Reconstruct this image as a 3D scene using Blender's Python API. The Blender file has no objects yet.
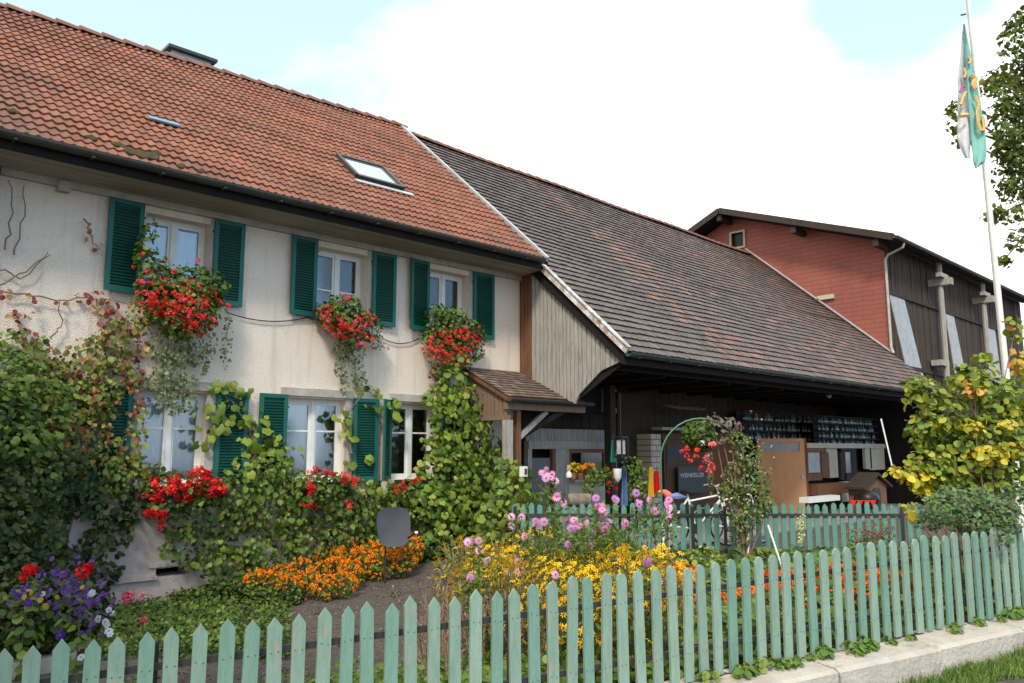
import bpy, math, random
import numpy as np
from math import sin, cos, pi, radians, atan, sqrt
from mathutils import Vector, Matrix
random.seed(7); rng = np.random.default_rng(7)
SC = bpy.context.scene
COL = SC.collection

# ------------------------------------------------------------------ camera, world, sun, exposure
FPX = 796.0; TH = atan(109/FPX); AL = radians(46.2); ZC = 2.0
FW = (cos(AL), sin(AL)); RT = (sin(AL), -cos(AL))
cd = bpy.data.cameras.new('camera'); cam = bpy.data.objects.new('camera', cd); COL.objects.link(cam)
cd.sensor_width = 36.0; cd.lens = 36.0*FPX/1024; cd.clip_end = 1000; cd.clip_start = 0.05
cam.location = (0, 0, ZC); cam.rotation_euler = (pi/2+TH, 0, AL-pi/2)
SC.camera = cam
SUN_EL, SUN_AZ = radians(44), radians(218)      # azimuth of the sun measured from +X towards +Y
w = bpy.data.worlds.new('World'); SC.world = w; w.use_nodes = True
nt = w.node_tree; nt.nodes.clear()
def wn(t, **k):
    n = nt.nodes.new(t)
    for a, b in k.items(): setattr(n, a, b)
    return n
out = wn('ShaderNodeOutputWorld'); bg = wn('ShaderNodeBackground'); bg.inputs[1].default_value = 0.1
sky = wn('ShaderNodeTexSky', sky_type='NISHITA', sun_disc=False, sun_elevation=SUN_EL, sun_rotation=pi/2-SUN_AZ, altitude=500)
tc = wn('ShaderNodeTexCoord'); nz = wn('ShaderNodeTexNoise'); nz.inputs['Scale'].default_value = 2.6; nz.inputs['Detail'].default_value = 7; nz.inputs['Roughness'].default_value = .6
L = nt.links.new
mp = wn('ShaderNodeMapping'); mp.inputs['Scale'].default_value = (1, 1, 2.2)
L(tc.outputs['Generated'], mp.inputs[0]); L(mp.outputs[0], nz.inputs['Vector'])
def ray(x, y):
    a = (x-512)/FPX; b = (341.5-y)/FPX
    fw = cos(TH)-b*sin(TH); up = sin(TH)+b*cos(TH)
    return (FW[0]*fw+RT[0]*a, FW[1]*fw+RT[1]*a, up)
def hole(d, sharp):                               # a gap in the cloud cover round one compass direction of the sky
    v = Vector(d).normalized()
    dp = wn('ShaderNodeVectorMath', operation='DOT_PRODUCT'); dp.inputs[1].default_value = v
    L(tc.outputs['Generated'], dp.inputs[0])
    mr = wn('ShaderNodeMapRange'); mr.inputs['From Min'].default_value = sharp; mr.inputs['From Max'].default_value = 1.0
    L(dp.outputs['Value'], mr.inputs['Value']); return mr.outputs[0]
h1 = hole(ray(200, -80), .940); h2 = hole(ray(905, -20), .989); h3 = hole((.35, -.9, .12), .60)
def mth(op, a, b):
    m = wn('ShaderNodeMath', operation=op)
    for i, v in enumerate((a, b)):
        if isinstance(v, (int, float)): m.inputs[i].default_value = v
        else: L(v, m.inputs[i])
    return m.outputs[0]
hs = mth('MAXIMUM', mth('MAXIMUM', h1, h2), h3)
cl = mth('ADD', nz.outputs['Fac'], mth('MULTIPLY', hs, -.62))
rp = wn('ShaderNodeValToRGB'); rp.color_ramp.elements[0].position = .12; rp.color_ramp.elements[1].position = .46
L(cl, rp.inputs[0])
mx = wn('ShaderNodeMix', data_type='RGBA'); L(rp.outputs[0], mx.inputs[0])
bl = wn('ShaderNodeMix', data_type='RGBA', blend_type='ADD'); bl.inputs[0].default_value = 1; bl.inputs[7].default_value = (3.4, 4.6, 4.9, 1)
bm = wn('ShaderNodeMix', data_type='RGBA'); L(h3, bm.inputs[0]); bm.inputs[6].default_value = (3.9, 4.8, 5.1, 1); bm.inputs[7].default_value = (2.0, 4.2, 6.8, 1); L(bm.outputs[2], bl.inputs[7])
L(sky.outputs[0], bl.inputs[6]); L(bl.outputs[2], mx.inputs[6]); mx.inputs[7].default_value = (12.2, 11.9, 11.5, 1)
L(mx.outputs[2], bg.inputs[0]); L(bg.outputs[0], out.inputs[0])
sl = bpy.data.lights.new('sun', 'SUN'); sl.energy = 2.35; sl.angle = radians(10); sl.color = (1, .93, .80)
so = bpy.data.objects.new('sun', sl); COL.objects.link(so)
so.rotation_euler = Vector((cos(SUN_AZ)*cos(SUN_EL), sin(SUN_AZ)*cos(SUN_EL), sin(SUN_EL))).to_track_quat('Z', 'Y').to_euler()
SC.view_settings.view_transform = 'Standard'; SC.view_settings.look = 'None'
SC.view_settings.exposure = 0.56; SC.view_settings.gamma = 1; SC.view_settings.use_curve_mapping = False
SC.render.resolution_x = 1024; SC.render.resolution_y = 683

# ------------------------------------------------------------------ measuring helpers: where a line of sight meets a real plane
def onY(x, y, Y): d = ray(x, y); t = Y/d[1]; return Vector((d[0]*t, Y, ZC+d[2]*t))
def onX(x, y, X): d = ray(x, y); t = X/d[0]; return Vector((X, d[1]*t, ZC+d[2]*t))
def onZ(x, y, Z): d = ray(x, y); t = (Z-ZC)/d[2]; return Vector((d[0]*t, d[1]*t, Z))
def onF(x, y, D): d = ray(x, y); h = d[0]*FW[0]+d[1]*FW[1]; t = D/h; return Vector((d[0]*t, d[1]*t, ZC+d[2]*t))

# ------------------------------------------------------------------ materials
def pm(name, c1, c2=None, scale=6, rough=.7, bump=0, bscale=40, stretch=(1, 1, 1), attr=False, metal=0, spec=.3, amt=1.0, c3=None, s3=1.5, p3=(.5, .65), trans=0, bdist=.02):
    m = bpy.data.materials.new(name); m.use_nodes = True; t = m.node_tree; N = t.nodes; K = t.links.new
    b = N['Principled BSDF']; b.inputs['Roughness'].default_value = rough; b.inputs['Metallic'].default_value = metal
    b.inputs['Specular IOR Level'].default_value = spec
    tcn = N.new('ShaderNodeTexCoord'); mpn = N.new('ShaderNodeMapping'); mpn.inputs['Scale'].default_value = stretch
    K(tcn.outputs['Object'], mpn.inputs[0])
    if attr:
        a = N.new('ShaderNodeAttribute'); a.attribute_name = 'col'; base = a.outputs['Color']
    else:
        r = N.new('ShaderNodeRGB'); r.outputs[0].default_value = (*c1, 1); base = r.outputs[0]
    if c2:
        n = N.new('ShaderNodeTexNoise'); n.inputs['Scale'].default_value = scale; n.inputs['Detail'].default_value = 5; n.inputs['Roughness'].default_value = .65
        K(mpn.outputs[0], n.inputs['Vector'])
        rr = N.new('ShaderNodeMapRange'); rr.inputs['From Min'].default_value = .3; rr.inputs['From Max'].default_value = .7; rr.inputs['To Max'].default_value = amt
        K(n.outputs['Fac'], rr.inputs['Value'])
        x = N.new('ShaderNodeMix'); x.data_type = 'RGBA'; K(rr.outputs[0], x.inputs[0]); K(base, x.inputs[6]); x.inputs[7].default_value = (*c2, 1); base = x.outputs[2]
    if c3:
        n = N.new('ShaderNodeTexNoise'); n.inputs['Scale'].default_value = s3; n.inputs['Detail'].default_value = 8; n.inputs['Roughness'].default_value = .7
        K(mpn.outputs[0], n.inputs['Vector'])
        rr = N.new('ShaderNodeMapRange'); rr.inputs['From Min'].default_value = p3[0]; rr.inputs['From Max'].default_value = p3[1]; K(n.outputs['Fac'], rr.inputs['Value'])
        x = N.new('ShaderNodeMix'); x.data_type = 'RGBA'; K(rr.outputs[0], x.inputs[0]); K(base, x.inputs[6]); x.inputs[7].default_value = (*c3, 1); base = x.outputs[2]
    K(base, b.inputs['Base Color'])
    if bump:
        n = N.new('ShaderNodeTexNoise'); n.inputs['Scale'].default_value = bscale; n.inputs['Detail'].default_value = 4; K(mpn.outputs[0], n.inputs['Vector'])
        bp = N.new('ShaderNodeBump'); bp.inputs['Strength'].default_value = bump; bp.inputs['Distance'].default_value = bdist
        K(n.outputs['Fac'], bp.inputs['Height']); K(bp.outputs[0], b.inputs['Normal'])
    if trans:
        tr = N.new('ShaderNodeBsdfTranslucent'); K(base, tr.inputs[0]); ms = N.new('ShaderNodeMixShader'); ms.inputs[0].default_value = trans
        K(b.outputs[0], ms.inputs[1]); K(tr.outputs[0], ms.inputs[2]); K(ms.outputs[0], N['Material Output'].inputs[0])
    return m
M = {}
M['leaf'] = pm('leaf', None, attr=True, rough=.5, trans=.28, spec=.35)
M['petal'] = pm('petal', None, attr=True, rough=.6, trans=.25, spec=.1)
M['stem'] = pm('stem', (.10, .13, .05), (.14, .11, .05), 10)
M['twig'] = pm('twig', (.16, .10, .07), (.24, .17, .12), 10)
M['bark'] = pm('bark', (.12, .09, .07), (.22, .18, .14), 12, bump=.6, bscale=30, stretch=(1, 1, .3))
M['plaster'] = pm('plaster', (.85, .755, .65), (.64, .54, .45), 42, amt=.75, rough=.95, bump=.9, bscale=62, c3=(.55, .47, .40), s3=1.7, p3=(.57, .85), bdist=.03, spec=.1)
def streak(m, col, thr, sc=(2.2, 2.2, .16), f=.55):
    t = m.node_tree; N = t.nodes; K = t.links.new; pb = N['Principled BSDF']; src = pb.inputs['Base Color'].links[0].from_socket
    a_ = N.new('ShaderNodeTexCoord'); mp_ = N.new('ShaderNodeMapping'); mp_.inputs['Scale'].default_value = sc; n = N.new('ShaderNodeTexNoise'); n.inputs['Scale'].default_value = 3; n.inputs['Detail'].default_value = 7
    K(a_.outputs['Object'], mp_.inputs[0]); K(mp_.outputs[0], n.inputs['Vector']); rr = N.new('ShaderNodeMapRange'); rr.inputs['From Min'].default_value = thr; rr.inputs['From Max'].default_value = thr+.2; rr.inputs['To Max'].default_value = f; K(n.outputs['Fac'], rr.inputs['Value'])
    x = N.new('ShaderNodeMix'); x.data_type = 'RGBA'; K(rr.outputs[0], x.inputs[0]); K(src, x.inputs[6]); x.inputs[7].default_value = (*col, 1); K(x.outputs[2], pb.inputs['Base Color'])
streak(M['plaster'], (.50, .42, .34), .54)
M['plinth'] = pm('plinth', (.50, .41, .37), (.36, .30, .27), 2.2, rough=.95, bump=.5, bscale=30, c3=(.2, .21, .17), s3=3, p3=(.55, .7))
M['inner'] = pm('inner', (.10, .09, .08), rough=.9)
M['tile_red'] = pm('tile_red', None, (.15, .08, .058), 1.1, attr=True, rough=.85, amt=.6, c3=(.10, .065, .05), s3=.9, p3=(.54, .74), bump=.2, bscale=60, spec=.2)
M['tile_dark'] = pm('tile_dark', None, (.05, .045, .045), 2.5, attr=True, rough=.7, amt=.4, bump=.3, bscale=50, spec=.35)
M['ridge_red'] = pm('ridge_red', (.24, .115, .08), (.14, .085, .07), 4, rough=.85)
M['moss'] = pm('moss', (.04, .035, .018), (.075, .06, .022), 14, rough=1, bump=1, bscale=60)
M['metal_dark'] = pm('metal_dark', (.035, .042, .045), (.07, .06, .05), 4, rough=.45, metal=.3)
M['gutter_green'] = pm('gutter_green', (.045, .075, .07), (.03, .04, .04), 4, rough=.4, metal=.3)
M['zinc'] = pm('zinc', (.48, .52, .54), (.33, .35, .36), 3, rough=.4, metal=.4)
M['verge'] = pm('verge', (.55, .53, .50), (.27, .16, .09), 3.0, rough=.6, c3=(.66, .70, .74), s3=4, p3=(.5, .6))
M['soffit'] = pm('soffit', (.36, .33, .27), (.22, .19, .14), 2, rough=.8, stretch=(.25, 3, 3))
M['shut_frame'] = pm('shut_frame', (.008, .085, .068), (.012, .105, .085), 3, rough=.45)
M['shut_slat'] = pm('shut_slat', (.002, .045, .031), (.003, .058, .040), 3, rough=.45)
M['white'] = pm('white', (.72, .72, .70), (.6, .6, .57), 5, rough=.5)
M['stone'] = pm('stone', (.46, .43, .38), (.30, .28, .24), 6, rough=.9, bump=.3)
M['curtain'] = pm('curtain', (.92, .93, .95), (.76, .80, .85), 30, rough=.9, stretch=(1, 1, .15), trans=.3)
M['wood_grey'] = pm('wood_grey', (.42, .40, .37), (.22, .20, .18), 5, rough=.85, bump=.5, bscale=30, stretch=(6, 6, .5), c3=(.12, .11, .10), s3=4, p3=(.58, .72))
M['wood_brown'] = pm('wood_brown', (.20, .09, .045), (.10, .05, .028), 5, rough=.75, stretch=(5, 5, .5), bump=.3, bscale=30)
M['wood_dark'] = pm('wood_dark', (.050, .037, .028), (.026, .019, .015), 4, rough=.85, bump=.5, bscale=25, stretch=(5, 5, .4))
M['wood_siding'] = pm('wood_siding', (.065, .044, .032), (.035, .025, .018), 4, rough=.85, bump=.5, bscale=25, stretch=(5, 5, .4), c3=(.10, .08, .07), s3=3, p3=(.56, .7))
M['nail'] = pm('nail', (.10, .07, .05), rough=.6)
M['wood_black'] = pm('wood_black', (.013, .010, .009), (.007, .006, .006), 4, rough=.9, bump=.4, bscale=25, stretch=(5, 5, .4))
M['panel'] = pm('panel', (.42, .44, .45), (.30, .31, .32), 5, rough=.7, bump=.2)
M['ply'] = pm('ply', (.62, .34, .18), (.52, .27, .13), 3, rough=.6, stretch=(1, 1, .3))
M['cream'] = pm('cream', (.48, .44, .33), (.38, .34, .25), 3, rough=.8)
M['black'] = pm('black', (.012, .012, .012), rough=.4)
M['red'] = pm('red', (.5, .02, .02), rough=.5)
M['yellow'] = pm('yellow', (.65, .42, .03), rough=.6)
M['blue'] = pm('blue', (.16, .24, .42), (.12, .19, .35), 8, rough=.8)
M['teal'] = pm('teal', (.02, .27, .23), rough=.5)
M['dish'] = pm('dish', (.075, .08, .095), (.06, .065, .078), 3, rough=.75, spec=.15)
M['fence'] = pm('fence', (.21, .315, .25), (.15, .245, .195), 7, rough=.75, stretch=(4, 4, .6), c3=(.29, .26, .21), s3=13, p3=(.56, .62), bump=.35, bscale=35)
M['fence2'] = pm('fence2', (.12, .27, .22), (.085, .20, .165), 5, rough=.7, stretch=(4, 4, .6), bump=.3)
M['asphalt'] = pm('asphalt', (.13, .13, .135), (.09, .09, .095), 60, rough=.9, bump=.5, bscale=150)
M['soil'] = pm('soil', (.125, .105, .09), (.07, .06, .05), 7, rough=1, bump=1, bscale=40, bdist=.04)
M['concrete'] = pm('concrete', (.47, .43, .38), (.33, .30, .27), 3, rough=.95, bump=.7, bscale=28, c3=(.17, .18, .13), s3=2.2, p3=(.55, .70))
M['floor'] = pm('floor', (.25, .24, .22), (.18, .17, .16), 3, rough=.9)
M['terra'] = pm('terra', (.28, .11, .06), (.2, .08, .05), 5, rough=.8)
def brick(name, c1, c2, mort, bw, bh, ms=.012, axis='X'):
    m = pm(name, c1, rough=.8); t = m.node_tree; N = t.nodes; K = t.links.new
    bt = N.new('ShaderNodeTexBrick'); bt.inputs['Color1'].default_value = (*c1, 1); bt.inputs['Color2'].default_value = (*c2, 1); bt.inputs['Mortar'].default_value = (*mort, 1)
    bt.inputs['Scale'].default_value = 1; bt.inputs['Brick Width'].default_value = bw; bt.inputs['Row Height'].default_value = bh; bt.inputs['Mortar Size'].default_value = ms
    tcn = N.new('ShaderNodeTexCoord'); sx = N.new('ShaderNodeSeparateXYZ'); cx = N.new('ShaderNodeCombineXYZ')
    K(tcn.outputs['Object'], sx.inputs[0]); K(sx.outputs[axis], cx.inputs['X']); K(sx.outputs['Z'], cx.inputs['Y']); K(cx.outputs[0], bt.inputs['Vector'])
    n = N.new('ShaderNodeTexNoise'); n.inputs['Scale'].default_value = .8; n.inputs['Detail'].default_value = 6; K(tcn.outputs['Object'], n.inputs['Vector'])
    hs_ = N.new('ShaderNodeHueSaturation'); rr = N.new('ShaderNodeMapRange'); rr.inputs['To Min'].default_value = .75; rr.inputs['To Max'].default_value = 1.25; K(n.outputs['Fac'], rr.inputs['Value']); K(rr.outputs[0], hs_.inputs['Value'])
    K(bt.outputs['Color'], hs_.inputs['Color']); K(hs_.outputs[0], N['Principled BSDF'].inputs['Base Color'])
    bp = N.new('ShaderNodeBump'); bp.inputs['Strength'].default_value = .6; bp.inputs['Distance'].default_value = .02; bp.invert = True; K(bt.outputs['Fac'], bp.inputs['Height']); K(bp.outputs[0], N['Principled BSDF'].inputs['Normal'])
    return m
M['red_shingle'] = brick('red_shingle', (.27, .09, .068), (.255, .085, .065), (.215, .07, .054), .70, .16, .016, 'Y')
M['brick_pale'] = brick('brick_pale', (.45, .41, .34), (.36, .32, .26), (.16, .14, .12), .30, .13, .012, 'X')
# window glass: mirrors part of the light, lets the rest through
g = bpy.data.materials.new('window_glass'); g.use_nodes = True; t_ = g.node_tree; t_.nodes.clear()
o_ = t_.nodes.new('ShaderNodeOutputMaterial'); gl = t_.nodes.new('ShaderNodeBsdfGlossy'); gl.inputs['Roughness'].default_value = .09
tr_ = t_.nodes.new('ShaderNodeBsdfTransparent'); ms_ = t_.nodes.new('ShaderNodeMixShader'); fr = t_.nodes.new('ShaderNodeFresnel'); fr.inputs[0].default_value = 2.0
t_.links.new(fr.outputs[0], ms_.inputs[0]); t_.links.new(tr_.outputs[0], ms_.inputs[1]); t_.links.new(gl.outputs[0], ms_.inputs[2]); t_.links.new(ms_.outputs[0], o_.inputs[0]); M['glass'] = g
gb = pm('bottle_glass', None, attr=True, rough=.15, spec=.7); M['bottle'] = gb

# ------------------------------------------------------------------ object helpers
OFF = {}
def meta(o, label=None, cat=None, group=None, kind=None):
    if label: o['label'] = label
    if cat: o['category'] = cat
    if group: o['group'] = group
    if kind: o['kind'] = kind
    return o
def thing(name, label, cat, loc, group=None):
    o = bpy.data.objects.new(name, None); COL.objects.link(o); o.location = loc; o.empty_display_size = .2
    OFF[o] = Vector(loc); meta(o, label, cat, group); return o
def link(name, me, parent, mats):
    for m in mats: me.materials.append(M[m] if isinstance(m, str) else m)
    o = bpy.data.objects.new(name, me); COL.objects.link(o)
    if parent is not None:
        o.parent = parent; OFF[o] = OFF[parent]
    return o
class MB:
    def __init__(s): s.v = []; s.f = []; s.m = []; s.c = []; s.usec = False
    def face(s, pts, mi=0, col=None):
        n = len(s.v); s.v += [tuple(p) for p in pts]; s.f.append(tuple(range(n, n+len(pts)))); s.m.append(mi); s.c.append(col)
        if col is not None: s.usec = True
        return s
    def poly(s, vs, fs, mi=0, col=None):
        n = len(s.v); s.v += [tuple(p) for p in vs]
        for f in fs: s.f.append(tuple(i+n for i in f)); s.m.append(mi); s.c.append(col)
        if col is not None: s.usec = True
        return s
    def box(s, x0, x1, y0, y1, z0, z1, mi=0, col=None):
        v = [(x, y, z) for z in (z0, z1) for y in (y0, y1) for x in (x0, x1)]
        return s.poly(v, [(0, 2, 3, 1), (4, 5, 7, 6), (0, 1, 5, 4), (2, 6, 7, 3), (0, 4, 6, 2), (1, 3, 7, 5)], mi, col)
    def beam(s, a, b, wd, ht, up=(0, 0, 1), mi=0, col=None):
        a = Vector(a); b = Vector(b); d = (b-a).normalized(); u = Vector(up)
        if abs(d.dot(u)) > .95: u = Vector((0, 1, 0))
        r = d.cross(u).normalized()*wd/2; q = r.cross(d).normalized()*ht/2
        v = [a-r-q, a+r-q, a+r+q, a-r+q, b-r-q, b+r-q, b+r+q, b-r+q]
        return s.poly(v, [(0, 1, 2, 3), (7, 6, 5, 4), (0, 4, 5, 1), (1, 5, 6, 2), (2, 6, 7, 3), (3, 7, 4, 0)], mi, col)
    def tube(s, pts, r, n=8, mi=0, col=None, closed=False):
        pts = [Vector(p) for p in pts]; k = len(pts); rs = r if isinstance(r, (list, tuple)) else [r]*k; b0 = len(s.v); px = None
        for i, p in enumerate(pts):
            if closed: d = pts[(i+1) % k]-pts[i-1]
            else: d = pts[min(i+1, k-1)]-pts[max(i-1, 0)]
            d = d.normalized()
            if px is None: px = d.orthogonal().normalized()
            else:
                px = px-d*px.dot(d); px = px.normalized() if px.length > 1e-6 else d.orthogonal().normalized()
            q = d.cross(px)
            for j in range(n):
                a = 2*pi*j/n; s.v.append(tuple(p+(px*cos(a)+q*sin(a))*rs[i]))
        for i in range(k if closed else k-1):
            for j in range(n):
                i2 = (i+1) % k
                s.f.append((b0+i*n+j, b0+i*n+(j+1) % n, b0+i2*n+(j+1) % n, b0+i2*n+j)); s.m.append(mi); s.c.append(col)
        if not closed:
            s.f.append(tuple(b0+j for j in range(n))[::-1]); s.m.append(mi); s.c.append(col)
            s.f.append(tuple(b0+(k-1)*n+j for j in range(n))); s.m.append(mi); s.c.append(col)
        if col is not None: s.usec = True
        return s
    def prism(s, poly, vec, mi=0, col=None):
        a = [Vector(p) for p in poly]; vec = Vector(vec); n = len(a)
        return s.poly(a+[p+vec for p in a], [tuple(range(n))[::-1], tuple(range(n, 2*n))]+[(i, (i+1) % n, n+(i+1) % n, n+i) for i in range(n)], mi, col)
    def lathe(s, c, prof, n=14, mi=0, axis=(0, 0, 1), col=None):
        c = Vector(c); ax = Vector(axis).normalized(); p = ax.orthogonal().normalized(); q = ax.cross(p); b0 = len(s.v)
        for r, h in prof:
            for j in range(n):
                a = 2*pi*j/n; s.v.append(tuple(c+ax*h+(p*cos(a)+q*sin(a))*r))
        for i in range(len(prof)-1):
            for j in range(n): s.f.append((b0+i*n+j, b0+i*n+(j+1) % n, b0+(i+1)*n+(j+1) % n, b0+(i+1)*n+j)); s.m.append(mi); s.c.append(col)
        if col is not None: s.usec = True
        return s
    def build(s, name, mats, parent=None, smooth=False):
        V = np.array(s.v, dtype=float)
        if parent is not None: off = np.array(OFF[parent])
        else: off = np.array([V[:, 0].mean(), V[:, 1].mean(), V[:, 2].min()])
        me = bpy.data.meshes.new(name); me.from_pydata((V-off).tolist(), [], s.f)
        if not isinstance(mats, (list, tuple)): mats = [mats]
        o = link(name, me, parent, mats)
        if parent is None: o.location = off
        if max(s.m): me.polygons.foreach_set('material_index', s.m)
        if s.usec:
            at = me.attributes.new('col', 'FLOAT_COLOR', 'FACE'); at.data.foreach_set('color', [q for c in s.c for q in ((*c, 1) if c is not None else (.5, .5, .5, 1))])
        if smooth:
            me.polygons.foreach_set('use_smooth', [True]*len(me.polygons)); 
            try: me.set_sharp_from_angle(angle=radians(40))
            except Exception: pass
        me.update(); return o
def copy_tree(o, parent=None):
    c = o.copy(); COL.objects.link(c); c.parent = parent
    for ch in list(o.children): copy_tree(ch, c)
    return c

# ------------------------------------------------------------------ leaves and petals
def T_oval(wd=.34, fold=.08):
    return np.array([(0, 0, 0), (wd, .30, fold), (wd*.8, .70, fold), (0, 1, -.05), (-wd*.8, .70, fold), (-wd, .30, fold)]), [(0, 1, 2, 3), (0, 3, 4, 5)]
def T_grape():
    ang = [-90, -50, -20, 20, 48, 68, 90, 112, 132, 160, 200, 230]; rad = [.20, .46, .45, .52, .48, .50, .60, .50, .48, .52, .45, .46]
    v = [(0, .35, .06)]+[(r*cos(radians(a)), .35+r*sin(radians(a)), -.10 if i % 2 else -.03) for i, (a, r) in enumerate(zip(ang, rad))]
    return np.array(v), [(0, i, i+1 if i < 12 else 1) for i in range(1, 13)]
def T_round():
    v = [(0, 0, 0), (.34, .18, .07), (.44, .5, .09), (.26, .85, .02), (0, 1, -.08), (-.26, .85, .02), (-.44, .5, .09), (-.34, .18, .07)]
    return np.array(v), [(0, 1, 2, 3, 4), (0, 4, 5, 6, 7)]
def T_blade(): return np.array([(-.03, 0, 0), (.03, 0, 0), (.035, .5, .04), (-.035, .5, .04), (0, 1, -.12)]), [(0, 1, 2, 3), (3, 2, 4)]
TM = dict(oval=T_oval(), narrow=T_oval(.16, .04), grape=T_grape(), round=T_round(), blade=T_blade(), petal=T_oval(.48, .14), clod=(np.array([(0, 0, .6), (.7, 0, 0), (0, .55, 0), (-.6, .1, 0), (.1, -.7, 0), (0, 0, -.5)]), [(0, 1, 2), (0, 2, 3), (0, 3, 4), (0, 4, 1), (5, 2, 1), (5, 3, 2), (5, 4, 3), (5, 1, 4)]), ivy=T_oval(.42, .12))
def unit(a): return a/np.maximum(np.linalg.norm(a, axis=-1, keepdims=True), 1e-9)
def leafmesh(C, Nn, S, pal, tmpl, tip=None):
    S = np.asarray(S, float)*(rng.uniform(.7, 1.35, len(C)) if tmpl in ('grape', 'ivy', 'round') else 1)
    C = np.asarray(C, float); n = len(C); Nn = unit(np.asarray(Nn, float)); tv, tf = TM[tmpl]
    t = rng.normal(size=(n, 3)) if tip is None else np.asarray(tip, float)+rng.normal(size=(n, 3))*.25
    t = unit(t-Nn*np.sum(t*Nn, 1, keepdims=True)); x = np.cross(t, Nn)
    S = np.broadcast_to(np.asarray(S, float), (n,)); 
    V = C[:, None, :]+S[:, None, None]*(tv[None, :, 0, None]*x[:, None, :]+tv[None, :, 1, None]*t[:, None, :]+tv[None, :, 2, None]*Nn[:, None, :])
    pal = np.asarray(pal, float)
    if pal.shape == (n, 3): cols = pal
    else:
        cols = pal[rng.integers(0, len(pal), n)]*rng.uniform(.72, 1.28, (n, 1))
    return V, tf, cols
def foliage(name, groups, parent, mat='leaf', loc=None):
    """groups: list of (V, tf, cols) from leafmesh, one mesh"""
    vs = []; li = []; ls = []; lt = []; cs = []; base = 0; loop = 0
    for V, tf, cols in groups:
        n, k, _ = V.shape
        if n == 0: continue
        vs.append(V.reshape(-1, 3))
        sz = [len(f) for f in tf]; flat = np.array([i for f in tf for i in f])
        idx = (np.arange(n)[:, None]*k+flat[None, :]+base).reshape(-1); li.append(idx)
        tt = np.tile(np.array(sz), n); lt.append(tt); cs.append(np.repeat(cols, len(sz), axis=0)); base += n*k
    V = np.concatenate(vs); li = np.concatenate(li); lt = np.concatenate(lt); cs = np.concatenate(cs)
    off = np.array(OFF[parent]) if parent is not None else (np.array([V[:, 0].mean(), V[:, 1].mean(), V[:, 2].min()]) if loc is None else np.array(loc))
    V = V-off; st = np.concatenate([[0], np.cumsum(lt)[:-1]])
    me = bpy.data.meshes.new(name); me.vertices.add(len(V)); me.vertices.foreach_set('co', V.ravel()); me.loops.add(len(li)); me.loops.foreach_set('vertex_index', li.astype(np.int32))
    me.polygons.add(len(lt)); me.polygons.foreach_set('loop_start', st.astype(np.int32)); me.update(calc_edges=True)
    at = me.attributes.new('col', 'FLOAT_COLOR', 'FACE'); at.data.foreach_set('color', np.concatenate([np.clip(cs, 0, 1), np.ones((len(cs), 1))], 1).ravel())
    o = link(name, me, parent, [mat])
    if parent is None: o.location = off
    return o
def blob(c, r, n, shell=.5):
    """n points inside an ellipsoid, biased outwards, and their outward directions"""
    d = unit(rng.normal(size=(n, 3))); rr = rng.uniform(0, 1, (n, 1))**(1/3)*(1-shell)+shell*rng.uniform(.75, 1.05, (n, 1))
    p = np.array(c)+d*rr*np.array(r); return p, d
def heads(C, r, k, pal, size=None, up=None):
    """round flower heads: k small petals over a ball of radius r at each centre"""
    C = np.asarray(C, float); n = len(C); d = unit(rng.normal(size=(n, k, 3))+np.array(up if up is not None else (0, -.5, .3)))
    pc = np.asarray(pal, float)[rng.integers(0, len(pal), n)]*rng.uniform(.8, 1.2, (n, 1))
    cols = np.repeat(pc, k, 0)*rng.uniform(.85, 1.15, (n*k, 1)); R = np.broadcast_to(np.asarray(r, float), (n,))
    P = (C[:, None, :]+d*R[:, None, None]*.8).reshape(-1, 3)
    return leafmesh(P, d.reshape(-1, 3)+rng.normal(size=(n*k, 3))*.35, np.repeat(R, k)*(size or .8), cols, 'petal')
def daisies(C, Nn, r, k, pal, tmpl='narrow'):
    C = np.asarray(C, float); n = len(C); Nn = unit(np.asarray(Nn, float)); t = unit(np.cross(Nn, rng.normal(size=(n, 3)))); x = np.cross(t, Nn)
    a = np.linspace(0, 2*pi, k, endpoint=False); dirs = np.cos(a)[None, :, None]*t[:, None, :]+np.sin(a)[None, :, None]*x[:, None, :]
    R = np.broadcast_to(np.asarray(r, float), (n,)); pc = np.asarray(pal, float)[rng.integers(0, len(pal), n)]*rng.uniform(.8, 1.2, (n, 1))
    P = (C[:, None, :]+dirs*R[:, None, None]*.15).reshape(-1, 3)
    return leafmesh(P, (Nn[:, None, :]+dirs*.25+0*dirs).reshape(-1, 3), np.repeat(R, k)*.9, np.repeat(pc, k, 0), tmpl, tip=dirs.reshape(-1, 3)*30)
def sheen(pal): return pal
G_MID = [(.075, .135, .016), (.11, .185, .022), (.05, .10, .014), (.15, .215, .03), (.09, .15, .02)]
G_LIGHT = [(.16, .24, .025), (.12, .20, .02), (.21, .29, .035), (.08, .145, .016), (.26, .28, .04), (.18, .25, .03)]
G_DARK = [(.016, .035, .008), (.026, .055, .010), (.04, .075, .012), (.06, .08, .014)]
G_AUT = [(.11, .15, .02), (.19, .20, .03), (.28, .15, .04), (.28, .08, .04), (.08, .13, .02), (.26, .26, .05), (.14, .18, .02)]
G_RED = [(.30, .07, .05), (.38, .15, .09), (.22, .05, .05), (.35, .22, .08)]
G_GREY = [(.17, .24, .17), (.12, .19, .13), (.21, .27, .18)]
exec_order = []

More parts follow.
